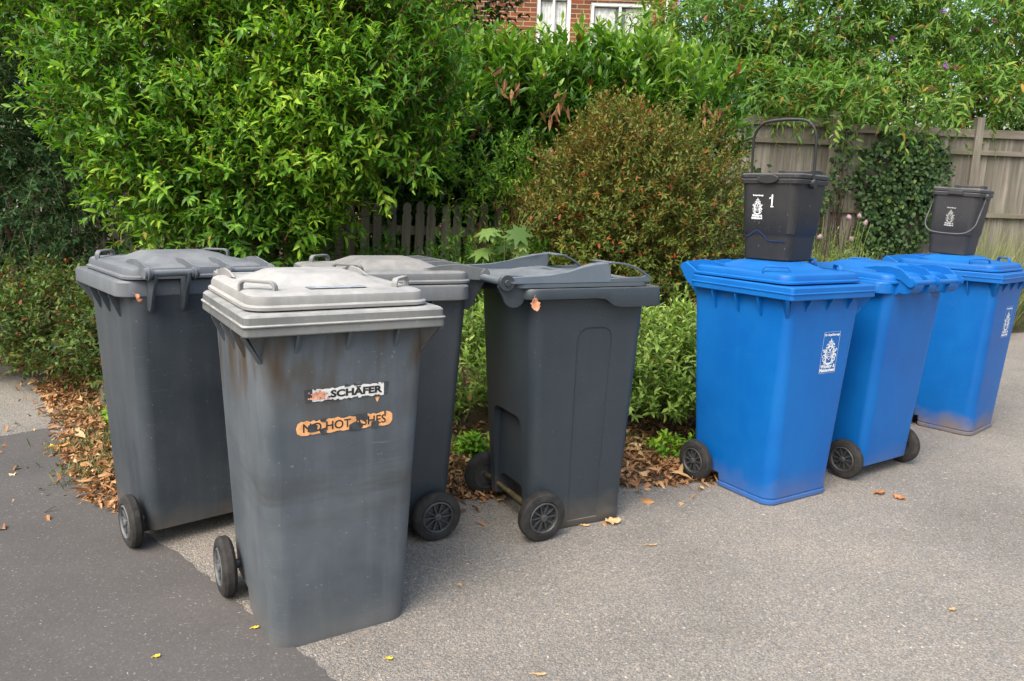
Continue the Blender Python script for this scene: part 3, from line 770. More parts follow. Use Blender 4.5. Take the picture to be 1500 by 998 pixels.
# ------------------------------------------------------------------ foliage engine
LEAF_U = np.array([0, .33, .33, .33, .70, .70, .70, 1.0]); LEAF_W = np.array([0, -1, 0, 1, -.72, 0, .72, 0]); LEAF_F = [(0, 1, 2), (0, 2, 3), (1, 4, 5, 2), (2, 5, 6, 3), (4, 7, 5), (5, 7, 6)]
def norm(v): return v/np.maximum(np.linalg.norm(v, axis=-1, keepdims=True), 1e-9)
def leaf_mesh(name, P, Dr, Up, L, W, rnd, tone, mat, parent=None, droop=.25, fold=.25, wob=None):
    """one mesh of many leaves. P base, Dr direction, Up rough leaf normal"""
    N = len(P); Dr = norm(Dr); S = norm(np.cross(Dr, Up)); U = norm(np.cross(S, Dr))
    L = np.broadcast_to(L, (N,)); W = np.broadcast_to(W, (N,))
    dr = np.broadcast_to(droop, (N,))*rng.uniform(.3, 1.7, N)
    V = np.zeros((N, 8, 3))
    for i in range(8):
        u, w_ = LEAF_U[i], LEAF_W[i]
        V[:, i] = P + Dr*(L*u)[:, None] + S*(W*.5*w_)[:, None] + U*((abs(w_)*fold*W*.5) - L*dr*u*u)[:, None]
    nv = N*8
    me = bpy.data.meshes.new(name); me.vertices.add(nv); me.vertices.foreach_set('co', V.reshape(-1))
    tot = [len(f) for f in LEAF_F]; flat = np.array([i for f in LEAF_F for i in f])
    loops = (flat[None, :]+8*np.arange(N)[:, None]).reshape(-1)
    me.loops.add(len(loops)); me.loops.foreach_set('vertex_index', loops.astype(np.int32))
    lt = np.tile(tot, N); me.polygons.add(len(lt)); me.polygons.foreach_set('loop_start', np.concatenate([[0], np.cumsum(lt)[:-1]]).astype(np.int32)); 
    me.polygons.foreach_set('use_smooth', np.ones(len(lt), dtype=bool))
    me.update(calc_edges=True)
    at = me.attributes.new('lv', 'FLOAT_VECTOR', 'POINT')
    A_ = np.zeros((N, 8, 3)); A_[:, :, 0] = rnd[:, None]; A_[:, :, 1] = tone[:, None]; A_[:, :, 2] = np.abs(LEAF_W)[None, :]
    at.data.foreach_set('vector', A_.reshape(-1))
    return link(name, me, mat, parent)
def stems_mesh(name, P0, P1, P2, r0, mat, parent):
    """tapering three-sided twigs through three points"""
    N = len(P0); V = np.zeros((N, 9, 3))
    t = norm(P2-P0); a = norm(np.cross(t, np.array([.3, .2, 1.]))); b = np.cross(t, a)
    for k, (Q, f) in enumerate(((P0, 1.), (P1, .75), (P2, .35))):
        for j in range(3):
            an = 2*math.pi*j/3; V[:, k*3+j] = Q + (a*math.cos(an)+b*math.sin(an))*(r0*f)[:, None]
    F = []
    for k in (0, 3):
        for j in range(3): F.append((k+j, k+(j+1) % 3, k+3+(j+1) % 3, k+3+j))
    F = np.array(F); loops = (F.reshape(-1)[None, :]+9*np.arange(N)[:, None]).reshape(-1)
    me = bpy.data.meshes.new(name); me.vertices.add(N*9); me.vertices.foreach_set('co', V.reshape(-1))
    me.loops.add(len(loops)); me.loops.foreach_set('vertex_index', loops.astype(np.int32))
    me.polygons.add(N*6); me.polygons.foreach_set('loop_start', (4*np.arange(N*6)).astype(np.int32)); me.polygons.foreach_set('use_smooth', np.ones(N*6, dtype=bool))
    me.update(calc_edges=True)
    return link(name, me, mat, parent)
def blob_points(blobs, n, inner=.55):
    """random points in the outer part of ellipsoids with outward direction; crease noise breaks the outline"""
    vol = np.array([b[1][0]*b[1][2] for b in blobs]); cnt = (n*vol/vol.sum()).astype(int)
    P, O = [], []
    for (c, r), k in zip(blobs, cnt):
        d = norm(rng.normal(size=(k, 3))); rad = (inner+(1-inner)*rng.random(k)**.6)
        bump = 1+.13*np.sin(d[:, 0]*7+c[0]*3)*np.sin(d[:, 2]*6+c[1])+.09*np.sin(d[:, 0]*15+d[:, 2]*13+c[2])
        P.append(np.array(c)+d*np.array(r)*(rad*bump)[:, None]); O.append(norm(d/np.array(r)))
    return np.concatenate(P), np.concatenate(O)
def sprigs(parent, P, O, slen, nleaf, ll, lw, mat, stemmat, up=.5, ang=55, droop=.3, opposite=False, tone=None, fold=.3, jitter=.5, arch=.0, stem_r=.0022, foliage='foliage', twig='twigs', tipgrow=0., keep=None):
    N = len(P)
    dirs = norm(O*(1-up)+np.array([0, 0, 1.])*up + rng.normal(size=(N, 3))*jitter*.5)
    SL = slen*rng.uniform(.6, 1.3, N)
    if tone is None: tone = np.clip(rng.normal(.5, .2, N), 0, 1)
    e1 = norm(np.cross(dirs, rng.normal(size=(N, 3)))); e2 = np.cross(dirs, e1)
    LP, LD, LU, LL, LW, LT, LR = [], [], [], [], [], [], []
    end = P + dirs*SL[:, None] - np.array([0, 0, 1.])*(arch*SL)[:, None]
    mid = P + dirs*(SL*.55)[:, None] - np.array([0, 0, 1.])*(arch*SL*.22)[:, None]
    for k in range(nleaf):
        t = (k+.4)/nleaf
        pos = P + dirs*(SL*t)[:, None] - np.array([0, 0, 1.])*(arch*SL*t*t)[:, None]
        phi = (k*math.pi + (k//2)*math.pi/2) if opposite else k*2.39996
        phi = phi + rng.normal(size=N)*.3
        rad = e1*np.cos(phi)[:, None]+e2*np.sin(phi)[:, None]
        a = R(ang)*(1.05-.55*t)
        ld = norm(dirs*math.cos(a)+rad*math.sin(a) - np.array([0, 0, 1.])*(arch*.6*t) + rng.normal(size=(N, 3))*.12)
        s = (1-.45*abs(t-.45)*1.6)*rng.uniform(.7, 1.2, N)
        LP.append(pos); LD.append(ld); LU.append(norm(dirs*.6+np.array([0, 0, .8])+rng.normal(size=(N, 3))*.25-rad*.1)); LL.append(ll*s); LW.append(lw*s)
        LT.append(np.clip(tone+tipgrow*(t-.4), 0, 1)); LR.append(rng.random(N))
    o = leaf_mesh(foliage, np.concatenate(LP), np.concatenate(LD), np.concatenate(LU), np.concatenate(LL), np.concatenate(LW), np.concatenate(LR), np.concatenate(LT), mat, parent, droop, fold)
    if stemmat is not None: stems_mesh(twig, P-dirs*.02, mid, end, np.full(N, stem_r), stemmat, parent)
    return o
def limbs(parent, base, targets, r, mat, name='stem'):
    bm = bmesh.new()
    for t in targets:
        b = Vector(base)+Vector((random.uniform(-.12, .12), random.uniform(-.1, .1), 0)); t = Vector(t); d = t-b
        pts = [b+d*f+Vector((random.uniform(-.04, .04), random.uniform(-.04, .04), 0))*(1 if 0 < f < 1 else 0)+Vector((0, 0, d.z*.12*math.sin(math.pi*f))) for f in (0, .2, .4, .6, .8, 1)]
        tube(bm, pts, r, 6, radii=[r*(1-.75*f) for f in (0, .2, .4, .6, .8, 1)])
    return fin(name, bm, mat, parent, 60)

g = lambda a, b, c: (a, b, c)
m_bark = plain('bark', (.075, .052, .036), .9, .4, 25, .2, .6)
m_twigred = plain('reddish_twig', (.13, .06, .03), .8, .3, 30, .3)
m_twiggreen = plain('green_twig', (.14, .17, .05), .7, .3, 30, .3)
m_leafL = leafmat('fresh_green_leaf', [(.12, (.016, .062, .010)), (.36, (.042, .130, .014)), (.58, (.110, .24, .020)), (.82, (.27, .39, .04))], (.35, .30, .05), .993, transl=.34, gain=1.35)
m_leafH = leafmat('glossy_laurel_leaf', [(.15, (.012, .045, .008)), (.42, (.036, .110, .014)), (.64, (.095, .21, .022)), (.85, (.24, .36, .05))], (.22, .07, .03), .988, rough=.30, transl=.28, spec=.38, gain=1.2)
m_leafD = leafmat('shade_toned_bluish_leaf', [(.1, (.006, .022, .008)), (.5, (.016, .052, .018)), (.9, (.045, .105, .032))], rough=.75, transl=.12, spec=.15)  # bluish green, darkened in the colour to stand for shade from trees overhead
m_leafR = leafmat('rusty_olive_leaf', [(.12, (.026, .062, .012)), (.38, (.075, .135, .022)), (.58, (.14, .175, .030)), (.76, (.21, .165, .038)), (.93, (.27, .105, .035))], (.32, .075, .025), .94, transl=.25, gain=1.08)
m_leafG = leafmat('pale_ground_leaf', [(.12, (.05, .105, .022)), (.4, (.12, .21, .04)), (.65, (.22, .33, .075)), (.9, (.38, .46, .14))], (.33, .24, .08), .985, transl=.34, gain=1.15)
m_leafM = leafmat('mixed_low_leaf', [(.1, (.015, .035, .010)), (.4, (.035, .075, .016)), (.65, (.09, .16, .03)), (.85, (.14, .10, .03))], (.20, .06, .025), .95, transl=.25, gain=1.25)
m_leafB = leafmat('buddleja_leaf', [(.12, (.030, .090, .018)), (.45, (.075, .185, .030)), (.7, (.16, .28, .05)), (.9, (.32, .38, .09))], (.42, .27, .05), .965, rough=.6, transl=.42, gain=1.2)
m_ivy = leafmat('ivy_leaf', [(.1, (.010, .026, .010)), (.5, (.024, .055, .018)), (.9, (.06, .11, .03))], (.12, .16, .03), .97, rough=.55, transl=.15, spec=.25, gain=1.3)
m_deadleaf = leafmat('dead_leaf', [(.05, (.09, .035, .016)), (.3, (.21, .095, .042)), (.55, (.38, .19, .085)), (.8, (.54, .35, .18)), (1, (.70, .52, .30))], rough=.7, transl=.1, spec=.25)
m_grass = leafmat('grass_blade', [(.1, (.05, .085, .025)), (.5, (.14, .18, .06)), (.9, (.34, .32, .16))], transl=.25, rough=.6)
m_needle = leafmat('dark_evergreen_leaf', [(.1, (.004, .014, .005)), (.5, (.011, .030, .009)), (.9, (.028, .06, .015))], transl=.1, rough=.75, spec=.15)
m_palm = leafmat('lobed_leaf', [(.1, (.07, .14, .03)), (.5, (.14, .24, .06)), (.9, (.26, .36, .10))], transl=.3)
m_flower = plain('purple_flower', (.38, .10, .50), .7, .3, 60)
m_seed = plain('brown_seedhead', (.17, .09, .05), .9, .3, 60)

# ---- big fresh green shrub, left
S1 = thing('leafy_shrub', 'big bright green shrub filling the upper left, overhanging the wooden pickets', 'shrub', (-1.9, 5.3, .1))
def loc(o, blobs): return [((c[0]-o.location.x, c[1]-o.location.y, c[2]-o.location.z), r) for c, r in blobs]
bl = [((-2.45, 5.25, 2.0), (.62, .55, .75)), ((-1.75, 5.2, 2.2), (.75, .60, .75)), ((-1.05, 5.15, 2.2), (.62, .55, .62)), ((-1.75, 5.05, 1.45), (.75, .50, .55)), ((-.95, 4.95, 1.84), (.55, .45, .42)), ((-2.3, 5.1, 1.50), (.42, .42, .5)), ((-1.62, 5.0, 1.12), (.36, .36, .34)), ((-3.1, 5.6, 2.7), (.7, .5, .55)), ((-1.9, 5.35, 2.9), (1.0, .6, .45)), ((-.95, 5.3, 2.75), (.5, .5, .4))]
P, O = blob_points(loc(S1, bl), 5200, .45)
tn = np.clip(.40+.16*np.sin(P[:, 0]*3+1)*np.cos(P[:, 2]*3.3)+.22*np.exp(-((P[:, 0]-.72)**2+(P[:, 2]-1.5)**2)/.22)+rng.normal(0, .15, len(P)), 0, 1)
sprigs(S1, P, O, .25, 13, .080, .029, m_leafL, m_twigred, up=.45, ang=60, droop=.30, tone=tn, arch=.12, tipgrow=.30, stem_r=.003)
P, O = blob_points(loc(S1, bl), 420, .85)
O = norm(O+np.array([0, -.2, .5]))
sprigs(S1, P, O, .50, 18, .070, .022, m_leafL, m_twigred, up=.75, ang=58, droop=.25, tone=np.clip(rng.normal(.55, .16, len(P)), 0, 1), arch=.05, tipgrow=.3, stem_r=.0034, jitter=.3, foliage='shoot_leaves', twig='shoots')
limbs(S1, (0, 0, 0), [(-.6, -.1, 1.9), (-.1, -.2, 2.2), (.5, -.1, 2.0), (.9, -.2, 1.5), (-.3, -.3, 1.4), (.3, .1, 2.6), (-.9, .2, 2.4)], .03, m_bark)

# ---- laurel hedge
S2 = thing('laurel_hedge', 'glossy laurel hedge with bunches of brown dead leaves below the house windows', 'hedge', (.2, 7.2, .1))
bl = [((-1.5+.50*i, 7.15+.05*math.sin(i*2), 1.99-.008*i+.05*math.sin(i*1.7)), (.44, .50, .76)) for i in range(7)] + [((-1.25+.5*i, 7.45, 2.05), (.44, .40, .66)) for i in range(6)] + [((-1.3+.6*i, 7.2, 1.1), (.5, .45, .7)) for i in range(5)] + [((-.6, 6.5, 1.85), (.4, .4, .45)), ((-.95, 6.3, 1.45), (.3, .3, .4))]
P, O = blob_points(loc(S2, bl), 5600, .5)
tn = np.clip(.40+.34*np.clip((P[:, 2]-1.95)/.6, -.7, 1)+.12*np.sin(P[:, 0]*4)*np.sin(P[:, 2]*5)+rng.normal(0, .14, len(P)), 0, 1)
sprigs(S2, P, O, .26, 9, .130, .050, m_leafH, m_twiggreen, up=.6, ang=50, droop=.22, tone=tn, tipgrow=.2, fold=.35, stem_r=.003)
# hanging dead leaves
bun = [(-1.05, 6.62, 2.42), (-.62, 6.58, 2.5), (-.45, 6.58, 2.2), (-.1, 6.6, 2.28), (-1.0, 6.5, 1.9), (-.35, 6.55, 1.95), (.25, 6.5, 1.75), (.3, 6.55, 2.15), (1.62, 6.6, 2.15), (-.05, 5.85, 1.32), (.05, 5.85, 1.25), (-.28, 5.8, 1.05), (-.8, 6.5, 2.3), (-.55, 6.55, 2.33)]
PP = np.concatenate([np.array(b)+rng.normal(0, 1, (11, 3))*np.array([.06, .05, .05]) for b in bun]) - np.array(S2.location)
leaf_mesh('dead_leaves', PP, np.array([0, -.1, -1.])+rng.normal(0, .35, PP.shape), rng.normal(0, 1, PP.shape), rng.uniform(.09, .14, len(PP)), rng.uniform(.03, .045, len(PP)), rng.random(len(PP)), rng.uniform(0, .45, len(PP)), m_deadleaf, S2, .15, .5)
limbs(S2, (0, 0, 0), [(-1.7+.4*i, -.1, 1.9) for i in range(8)], .03, m_bark)

# ---- olive and rust shrub
S3 = thing('rusty_shrub', 'rounded olive shrub with rusty red tips in front of the laurel hedge', 'shrub', (.8, 5.5, .1))
bl = [((.82, 5.5, 1.22), (.72, .62, .74)), ((.42, 5.4, 1.0), (.48, .50, .55)), ((1.22, 5.45, 1.05), (.45, .50, .62)), ((.85, 5.35, .7), (.75, .50, .5)), ((.75, 5.5, 1.62), (.42, .4, .38))]
P, O = blob_points(loc(S3, bl), 6500, .6)
tn = np.clip(.28+.30*np.clip((P[:, 2]-.65)/1.0, -.3, 1)-.12*P[:, 0]+.10*np.sin(P[:, 0]*8)*np.sin(P[:, 2]*7)+rng.normal(0, .12, len(P)), 0, 1)
sprigs(S3, P, O, .16, 11, .043, .0165, m_leafR, m_twigred, up=.40, ang=60, droop=.2, tone=tn, tipgrow=.30, stem_r=.0014)
limbs(S3, (0, 0, 0), [(-.5, 0, 1.0), (-.2, -.1, 1.5), (.2, 0, 1.5), (.5, -.1, 1.0), (0, -.2, 1.2)], .02, m_bark)

# ---- pale ground-cover bushes between the bins
for lab, bl, cnt, seed_loc in (
    ('pale green leafy bush showing between the half hidden grey bin and the charcoal bin', [((-.30, 4.15, .42), (.42, .36, .42)), ((.15, 4.25, .40), (.42, .36, .40)), ((-.75, 4.3, .4), (.4, .35, .4))], 900, (-.2, 4.2, .08)),
    ('pale green leafy bush between the charcoal bin and the leftmost blue bin', [((.72, 4.30, .38), (.42, .38, .40)), ((1.12, 4.45, .36), (.40, .36, .38)), ((.95, 4.1, .30), (.25, .2, .26))], 800, (.85, 4.35, .08))):
    s_ = thing('ground_cover_bush', lab, 'bush', seed_loc)
    P, O = blob_points(loc(s_, bl), cnt, .5)
    P[:, 2] = np.maximum(P[:, 2], .12)
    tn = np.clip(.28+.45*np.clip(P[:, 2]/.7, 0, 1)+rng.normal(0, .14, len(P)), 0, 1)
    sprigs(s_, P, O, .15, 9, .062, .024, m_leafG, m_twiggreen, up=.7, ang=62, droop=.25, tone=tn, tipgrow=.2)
    limbs(s_, (0, 0, 0), [(-.3, 0, .4), (.2, .1, .5), (.3, -.1, .35), (-.1, -.1, .5)], .008, m_bark)

# ---- low mixed bush at far left, dark compound-leaved shrub above it
s_ = thing('low_bush', 'low red and green bush beside the path at the left edge', 'bush', (-3.1, 5.0, .05))
P, O = blob_points(loc(s_, [((-3.5, 5.3, .38), (.6, .42, .36)), ((-2.85, 4.95, .40), (.55, .40, .36)), ((-2.35, 4.60, .45), (.35, .3, .36))]), 2300, .55)
P[:, 2] = np.maximum(P[:, 2], .1)
sprigs(s_, P, O, .14, 9, .045, .020, m_leafM, m_twigred, up=.45, ang=60, droop=.2, tone=np.clip(rng.normal(.48, .2, len(P)), 0, 1), stem_r=.0014)
limbs(s_, (0, 0, 0), [(-.4, 0, .5), (.3, -.1, .5), (0, .1, .6)], .01, m_bark)
s_ = thing('compound_leaf_shrub', 'dark shaded shrub with feathery blue green leaves at the left edge', 'shrub', (-3.5, 5.7, .1))
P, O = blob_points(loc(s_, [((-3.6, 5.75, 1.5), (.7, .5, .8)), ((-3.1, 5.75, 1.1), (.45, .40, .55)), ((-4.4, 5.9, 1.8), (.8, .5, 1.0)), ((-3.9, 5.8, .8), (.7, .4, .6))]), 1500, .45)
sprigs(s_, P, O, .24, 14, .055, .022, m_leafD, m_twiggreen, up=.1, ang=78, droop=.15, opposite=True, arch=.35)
limbs(s_, (0, 0, 0), [(-.5, 0, 1.6), (.2, -.1, 1.3), (-.9, .1, 1.9)], .025, m_bark)
# ---- small-leaved green shoots near the pickets
s_ = thing('sapling', 'thin young green plant in front of the hedge beside the rusty shrub', 'sapling', (-.12, 5.75, .1))
P, O = blob_points(loc(s_, [((-.18, 5.7, 1.55), (.30, .2, .22)), ((.05, 5.7, 1.35), (.2, .2, .16)), ((-.38, 5.7, 1.38), (.16, .15, .12))]), 170, .3)
sprigs(s_, P, O, .2, 10, .055, .019, m_leafL, m_twiggreen, up=.4, ang=60, droop=.2, tone=np.clip(rng.normal(.6, .1, len(P)), 0, 1))
limbs(s_, (0, 0, 0), [(-.1, 0, 1.4), (.1, 0, 1.3), (-.2, 0, 1.3)], .008, m_bark)
# ---- plants below the pickets
s_ = thing('low_bush', 'small dark green leafy clump at the foot of the pickets behind the bins', 'bush', (-.5, 5.4, .1))
P, O = blob_points(loc(s_, [((-.25, 5.2, .75), (.35, .25, .30)), ((.15, 5.1, .7), (.3, .25, .32)), ((-.9, 5.4, .65), (.4, .25, .30))]), 700, .4)
sprigs(s_, P, O, .18, 9, .060, .020, m_leafL, m_twiggreen, up=.55, ang=60, droop=.2, tone=np.clip(rng.normal(.30, .12, len(P)), 0, 1))

# ---- lobed-leaf plant
s_ = thing('lobed_leaf_plant', 'young plant with large maple shaped leaves and dry flower stalks behind the charcoal bin', 'plant', (-.07, 4.92, .1))
bm = bmesh.new(); stemb = bmesh.new()
rl = random.Random(5)
tones = []
for i in range(15):
    c_ = Vector((rl.uniform(-.17, .19), rl.uniform(-.15, .1), rl.uniform(.70, 1.04))); ax = Vector((c_.x*1.2, -.6+rl.uniform(-.3, .3), .75)).normalized()
    rot = ax.to_track_quat('Z', 'Y').to_matrix() @ Matrix.Rotation(rl.uniform(0, 6.3), 3, 'Z'); sz = rl.uniform(.055, .10)
    cv = bm.verts.new(c_); ring_ = []
    lob = 7; t_ = rl.random()
    for j in range(lob*2):
        an = 2*math.pi*j/(lob*2)+math.pi/2; front = .5+.5*abs(math.cos((an-math.pi/2)/2)); rr2 = sz*(1.0 if j % 2 == 0 else .50)*(.65+.5*front)
        ring_.append(bm.verts.new(c_+rot @ Vector((rr2*math.cos(an), rr2*math.sin(an), -.25*rr2 if j % 2 == 0 else -.02*sz))))
    for j in range(len(ring_)): bm.faces.new((cv, ring_[j], ring_[(j+1) % len(ring_)]))
    tones += [t_]*(len(ring_)+1)
    tube(stemb, [(c_.x*.2, 0, .35), (c_.x*.6, c_.y*.5, c_.z*.75), c_], .0025, 5)
me = bpy.data.meshes.new('foliage'); bm.to_mesh(me); bm.free(); me.shade_smooth()
at = me.attributes.new('lv', 'FLOAT_VECTOR', 'POINT'); at.data.foreach_set('vector', np.array([[t, t, .5] for t in tones]).reshape(-1))
link('foliage', me, m_palm, s_)
tube(stemb, [(0, 0, 0), (.01, 0, .5), (0, 0, 1.0)], .005, 6)
for i in range(7): tube(stemb, [(.03, 0, .95), (.08+i*.02, 0, 1.08), (.10+.045*i*rl.uniform(.6, 1.2), rl.uniform(-.1, .1), 1.16+rl.uniform(0, .12))], .0018, 4)
fin('stem', stemb, m_twiggreen, s_, 60)

# ------------------------------------------------------------------ picket fence
m_picket = woodmat('grey_picket_wood', (.17, .145, .115), (.36, .32, .26), 2, .3)
def bvattr(me, val):
    a = me.attributes.new('bv', 'FLOAT', 'POINT'); a.data.foreach_set('value', np.full(len(me.vertices), val) if np.isscalar(val) else np.array(val, dtype=float))
pf = thing('picket_fence', 'low weathered wooden picket fence under the overhanging shrubs', 'fence', (-1.5, 6.0, .1), R(-1.0))
rp = random.Random(9)
for i in range(44):
    x = -3.05+.1045*i+rp.uniform(-.006, .006)
    h = 1.20+rp.uniform(-.015, .015); wd = .034
    bm = bmesh.new(); pr = [(-wd, 0), (wd, 0), (wd, h-.10), (wd*.72, h-.082), (wd*.98, h-.060), (wd*.9, h-.028), (wd*.55, h-.006), (0, h), (-wd*.55, h-.006), (-wd*.9, h-.028), (-wd*.98, h-.060), (-wd*.72, h-.082), (-wd, h-.10)]
    prism(bm, [(x+a, 0, z) for a, z in pr], (0, .018, 0))
    bmesh.ops.rotate(bm, verts=bm.verts, cent=(x, 0, 0), matrix=Matrix.Rotation(rp.uniform(-.012, .012)+.02, 3, 'Y'))
    o = fin('picket', bm, m_picket, pf, 40, .0015); bvattr(o.data, rp.random())
for z in (.35, .98):
    bm = bmesh.new(); box(bm, (-.8, .045, z), (4.7, .035, .07)); o = fin('rail', bm, m_picket, pf, 40); bvattr(o.data, .4)

# ------------------------------------------------------------------ feather-edge panel fence, right
m_board = woodmat('weathered_shade_toned_board', (.125, .112, .094), (.30, .275, .235), 2, .35)  # weathered wood; albedo lowered so the colour carries the shade on the fence
m_rail = woodmat('fence_rail_wood', (.14, .12, .095), (.27, .24, .20), 0, .5)
wf = thing('panel_fence', 'tall weathered brown board fence with capping rails at the right', 'fence', (2.2, 9.55, .25), R(3))
rf_ = random.Random(21)
posts = [-.15, 1.66, 3.48, 5.32, 7.15]
for i in range(len(posts)-1):
    x0, x1 = posts[i]+.05, posts[i+1]-.05; top = 2.14+(.03, -.02, -.02, .0)[i]; lean = (.02, 0, .015, 0)[i]
    bm = bmesh.new(); vals = []
    x = x0
    while x < x1-.03:
        wd = min(.112, x1-x); t0 = len(bm.verts)
        prism(bm, [(x, .004, .02), (x+wd+.012, -.010, .02), (x+wd+.012, -.010, top-.04+rf_.uniform(-.008, .004)), (x, .004, top-.04)], (0, .008, 0))
        vv = rf_.random(); vals += [vv]*(len(bm.verts)-t0); x += wd-.004
    o = fin('board_panel', bm, m_board, wf, 30); bvattr(o.data, vals)
    for z, hh in ((top-.01, .055), (top-.24, .06), (1.12, .06), (.25, .06)):
        bm = bmesh.new(); box(bm, ((x0+x1)/2, -.035 if z < top-.05 else -.012, z), (x1-x0, .045 if z < top-.05 else .07, hh if z < top-.05 else .10)); o = fin('rail', bm, m_rail, wf, 30, .004); bvattr(o.data, rf_.random())
for x in posts:
    bm = bmesh.new(); box(bm, (x, -.01, 1.14), (.095, .10, 2.32)); bmesh.ops.rotate(bm, verts=bm.verts, cent=(x, 0, 0), matrix=Matrix.Rotation(rf_.uniform(.0, .02), 3, 'Y')); o = fin('post', bm, m_board, wf, 30, .005); bvattr(o.data, rf_.random()*.4)

# ---- ivy
def ivy(label, cells, o_loc, dens=1.0, size=.062):
    s_ = thing('ivy', label, 'ivy', o_loc)
    P, O = blob_points(loc(s_, cells), int(2600*dens), .75)
    O = norm(O*np.array([.5, 1, .5])+np.array([0, -.7, 0]))
    n = len(P); D_ = np.array([0, -.25, -.8])+rng.normal(0, .5, (n, 3)); U_ = norm(O+rng.normal(0, .35, (n, 3)))
    leaf_mesh('foliage', P, D_, U_, size*rng.uniform(.6, 1.25, n), size*.95*rng.uniform(.6, 1.2, n), rng.random(n), np.clip(rng.normal(.5, .22, n), 0, 1), m_ivy, s_, .15, .2)
    k_ = 40; b = rng.integers(0, n, k_); P1 = P[b]; P0 = np.stack([P1[:, 0]+rng.normal(0, .15, k_), np.full(k_, -.02), np.full(k_, .0)], 1)
    stems_mesh('stem', P0, (P0+P1)/2+rng.normal(0, .05, (k_, 3)), P1, np.full(k_, .006), m_bark, s_)
ivy('thick dark ivy covering the board fence between its two tall posts', [((4.62, 9.50, 1.85), (.50, .20, .50)), ((5.15, 9.5, 1.7), (.15, .1, .5)), ((4.72, 9.48, 1.4), (.44, .16, .70)), ((4.50, 9.50, 1.0), (.34, .15, .6)), ((4.88, 9.5, 1.95), (.32, .18, .38))], (4.7, 9.55, .2), 2.2, .052)
ivy('thin ivy climbing the board fence behind the large black caddy', [((3.05, 9.42, 1.35), (.40, .08, .5)), ((3.35, 9.42, 1.2), (.25, .08, .6))], (3.1, 9.5, .2), .16, .07)
ivy('sparse ivy winding up the fence post left of the thick ivy', [((3.92, 9.42, 1.9), (.12, .10, .55)), ((3.65, 9.42, 1.5), (.14, .08, .35))], (3.9, 9.5, .2), .12, .06)

# ---- buddleja behind the fence
def buddleja(label, blobs, base, cnt, seed):
    s_ = thing('buddleja', label, 'shrub', base)
    P, O = blob_points(loc(s_, blobs), int(cnt*1.75), .25)
    sprigs(s_, P, O, .36, 10, .135, .036, m_leafB, m_twigred, up=.25, ang=66, droop=.35, opposite=True, arch=.45, tone=np.clip(rng.normal(.48, .17, len(P)), 0, 1), stem_r=.003)
    rs_ = random.Random(seed)
    limbs(s_, (0, 0, 0), [(rs_.uniform(-1.3, 1.3), rs_.uniform(-.4, .4), rs_.uniform(2.2, 4.2)) for _ in range(26)], .022, m_twigred)
    for nm, mt, n_ in (('flower', m_flower, 7), ('seedhead', m_seed, 26)):
        for q in range(n_):
            i = rs_.randrange(len(P)); p = Vector(P[i])+Vector(O[i])*.22
            if p.y > 0: p.y = -p.y
            bm = bmesh.new(); dd = Vector((rs_.uniform(-.6, .6), -.5, rs_.uniform(-.5, .3))).normalized(); L_ = rs_.uniform(.10, .17)
            for kk in range(34):
                t = kk/34; r_ = .020*(1-t)+.006; a = kk*2.4; e = dd.orthogonal().normalized(); f_ = dd.cross(e)
                c_ = p+dd*L_*t+(e*math.cos(a)+f_*math.sin(a))*r_
                bmesh.ops.create_icosphere(bm, subdivisions=1, radius=.0085*(1-.4*t), matrix=Matrix.Translation(c_))
            fin(nm, bm, mt, s_, 60)
buddleja('straggling buddleja with purple flowers above the fence, behind the large black caddy', [((2.9, 10.4, 3.0), (.95, .5, .75)), ((3.6, 10.5, 3.9), (1.1, .6, .8)), ((2.3, 10.3, 3.7), (.8, .5, .8)), ((3.8, 10.4, 2.9), (.7, .5, .5)), ((3.0, 9.6, 2.75), (1.0, .4, .26)), ((3.9, 9.5, 2.62), (.5, .3, .30))], (3.0, 10.5, .2), 950, 3)
buddleja('tall arching buddleja above the thick ivy, sky showing through it', [((5.0, 10.6, 3.5), (1.1, .6, .65)), ((5.8, 10.6, 4.1), (1.1, .6, .7)), ((4.6, 10.5, 2.9), (.9, .5, .4)), ((5.9, 10.5, 2.9), (.7, .4, .3)), ((4.7, 9.6, 2.72), (.8, .35, .30)), ((5.7, 9.8, 2.9), (.7, .3, .22)), ((6.6, 10.5, 3.3), (.8, .5, .7)), ((4.6, 10.6, 4.4), (1.0, .5, .6))], (5.3, 10.7, .2), 900, 8)
# ---- dark trees behind
def tree(label, base, h, blobs, cnt, ll=.10, lw=.05, mat=None, name='dark_tree'):
    s_ = thing(name, label, 'tree', base)
    bm = bmesh.new(); tube(bm, [(0, 0, -.2), (.05, 0, h*.3), (-.05, .05, h*.6), (0, 0, h*.85)], .12, 10, radii=[.16, .12, .08, .03])
    for i in range(9):
        z = h*(.3+.06*i); a = i*2.4; tube(bm, [(0, 0, z), (.5*math.cos(a), .4*math.sin(a), z+.3), (1.0*math.cos(a), .7*math.sin(a), z+.5)], .04, 6, radii=[.05, .03, .012])
    fin('trunk', bm, m_bark, s_, 60)
    P, O = blob_points(loc(s_, blobs), cnt, .2)
    sprigs(s_, P, O, .35, 9, ll, lw, mat or m_needle, None, up=.3, ang=60, droop=.2, foliage='crown')
    return s_
tree('dark evergreen tree at the top right corner behind the fence', (8.0, 12.2, 0), 6, [((8.2, 12.0, 3.6), (1.3, .9, 1.6)), ((7.5, 12.0, 2.6), (.9, .7, .9)), ((8.6, 12.0, 5.0), (1.2, .9, 1.0)), ((9.6, 12.0, 3), (1.5, .9, 1.8))], 2600)
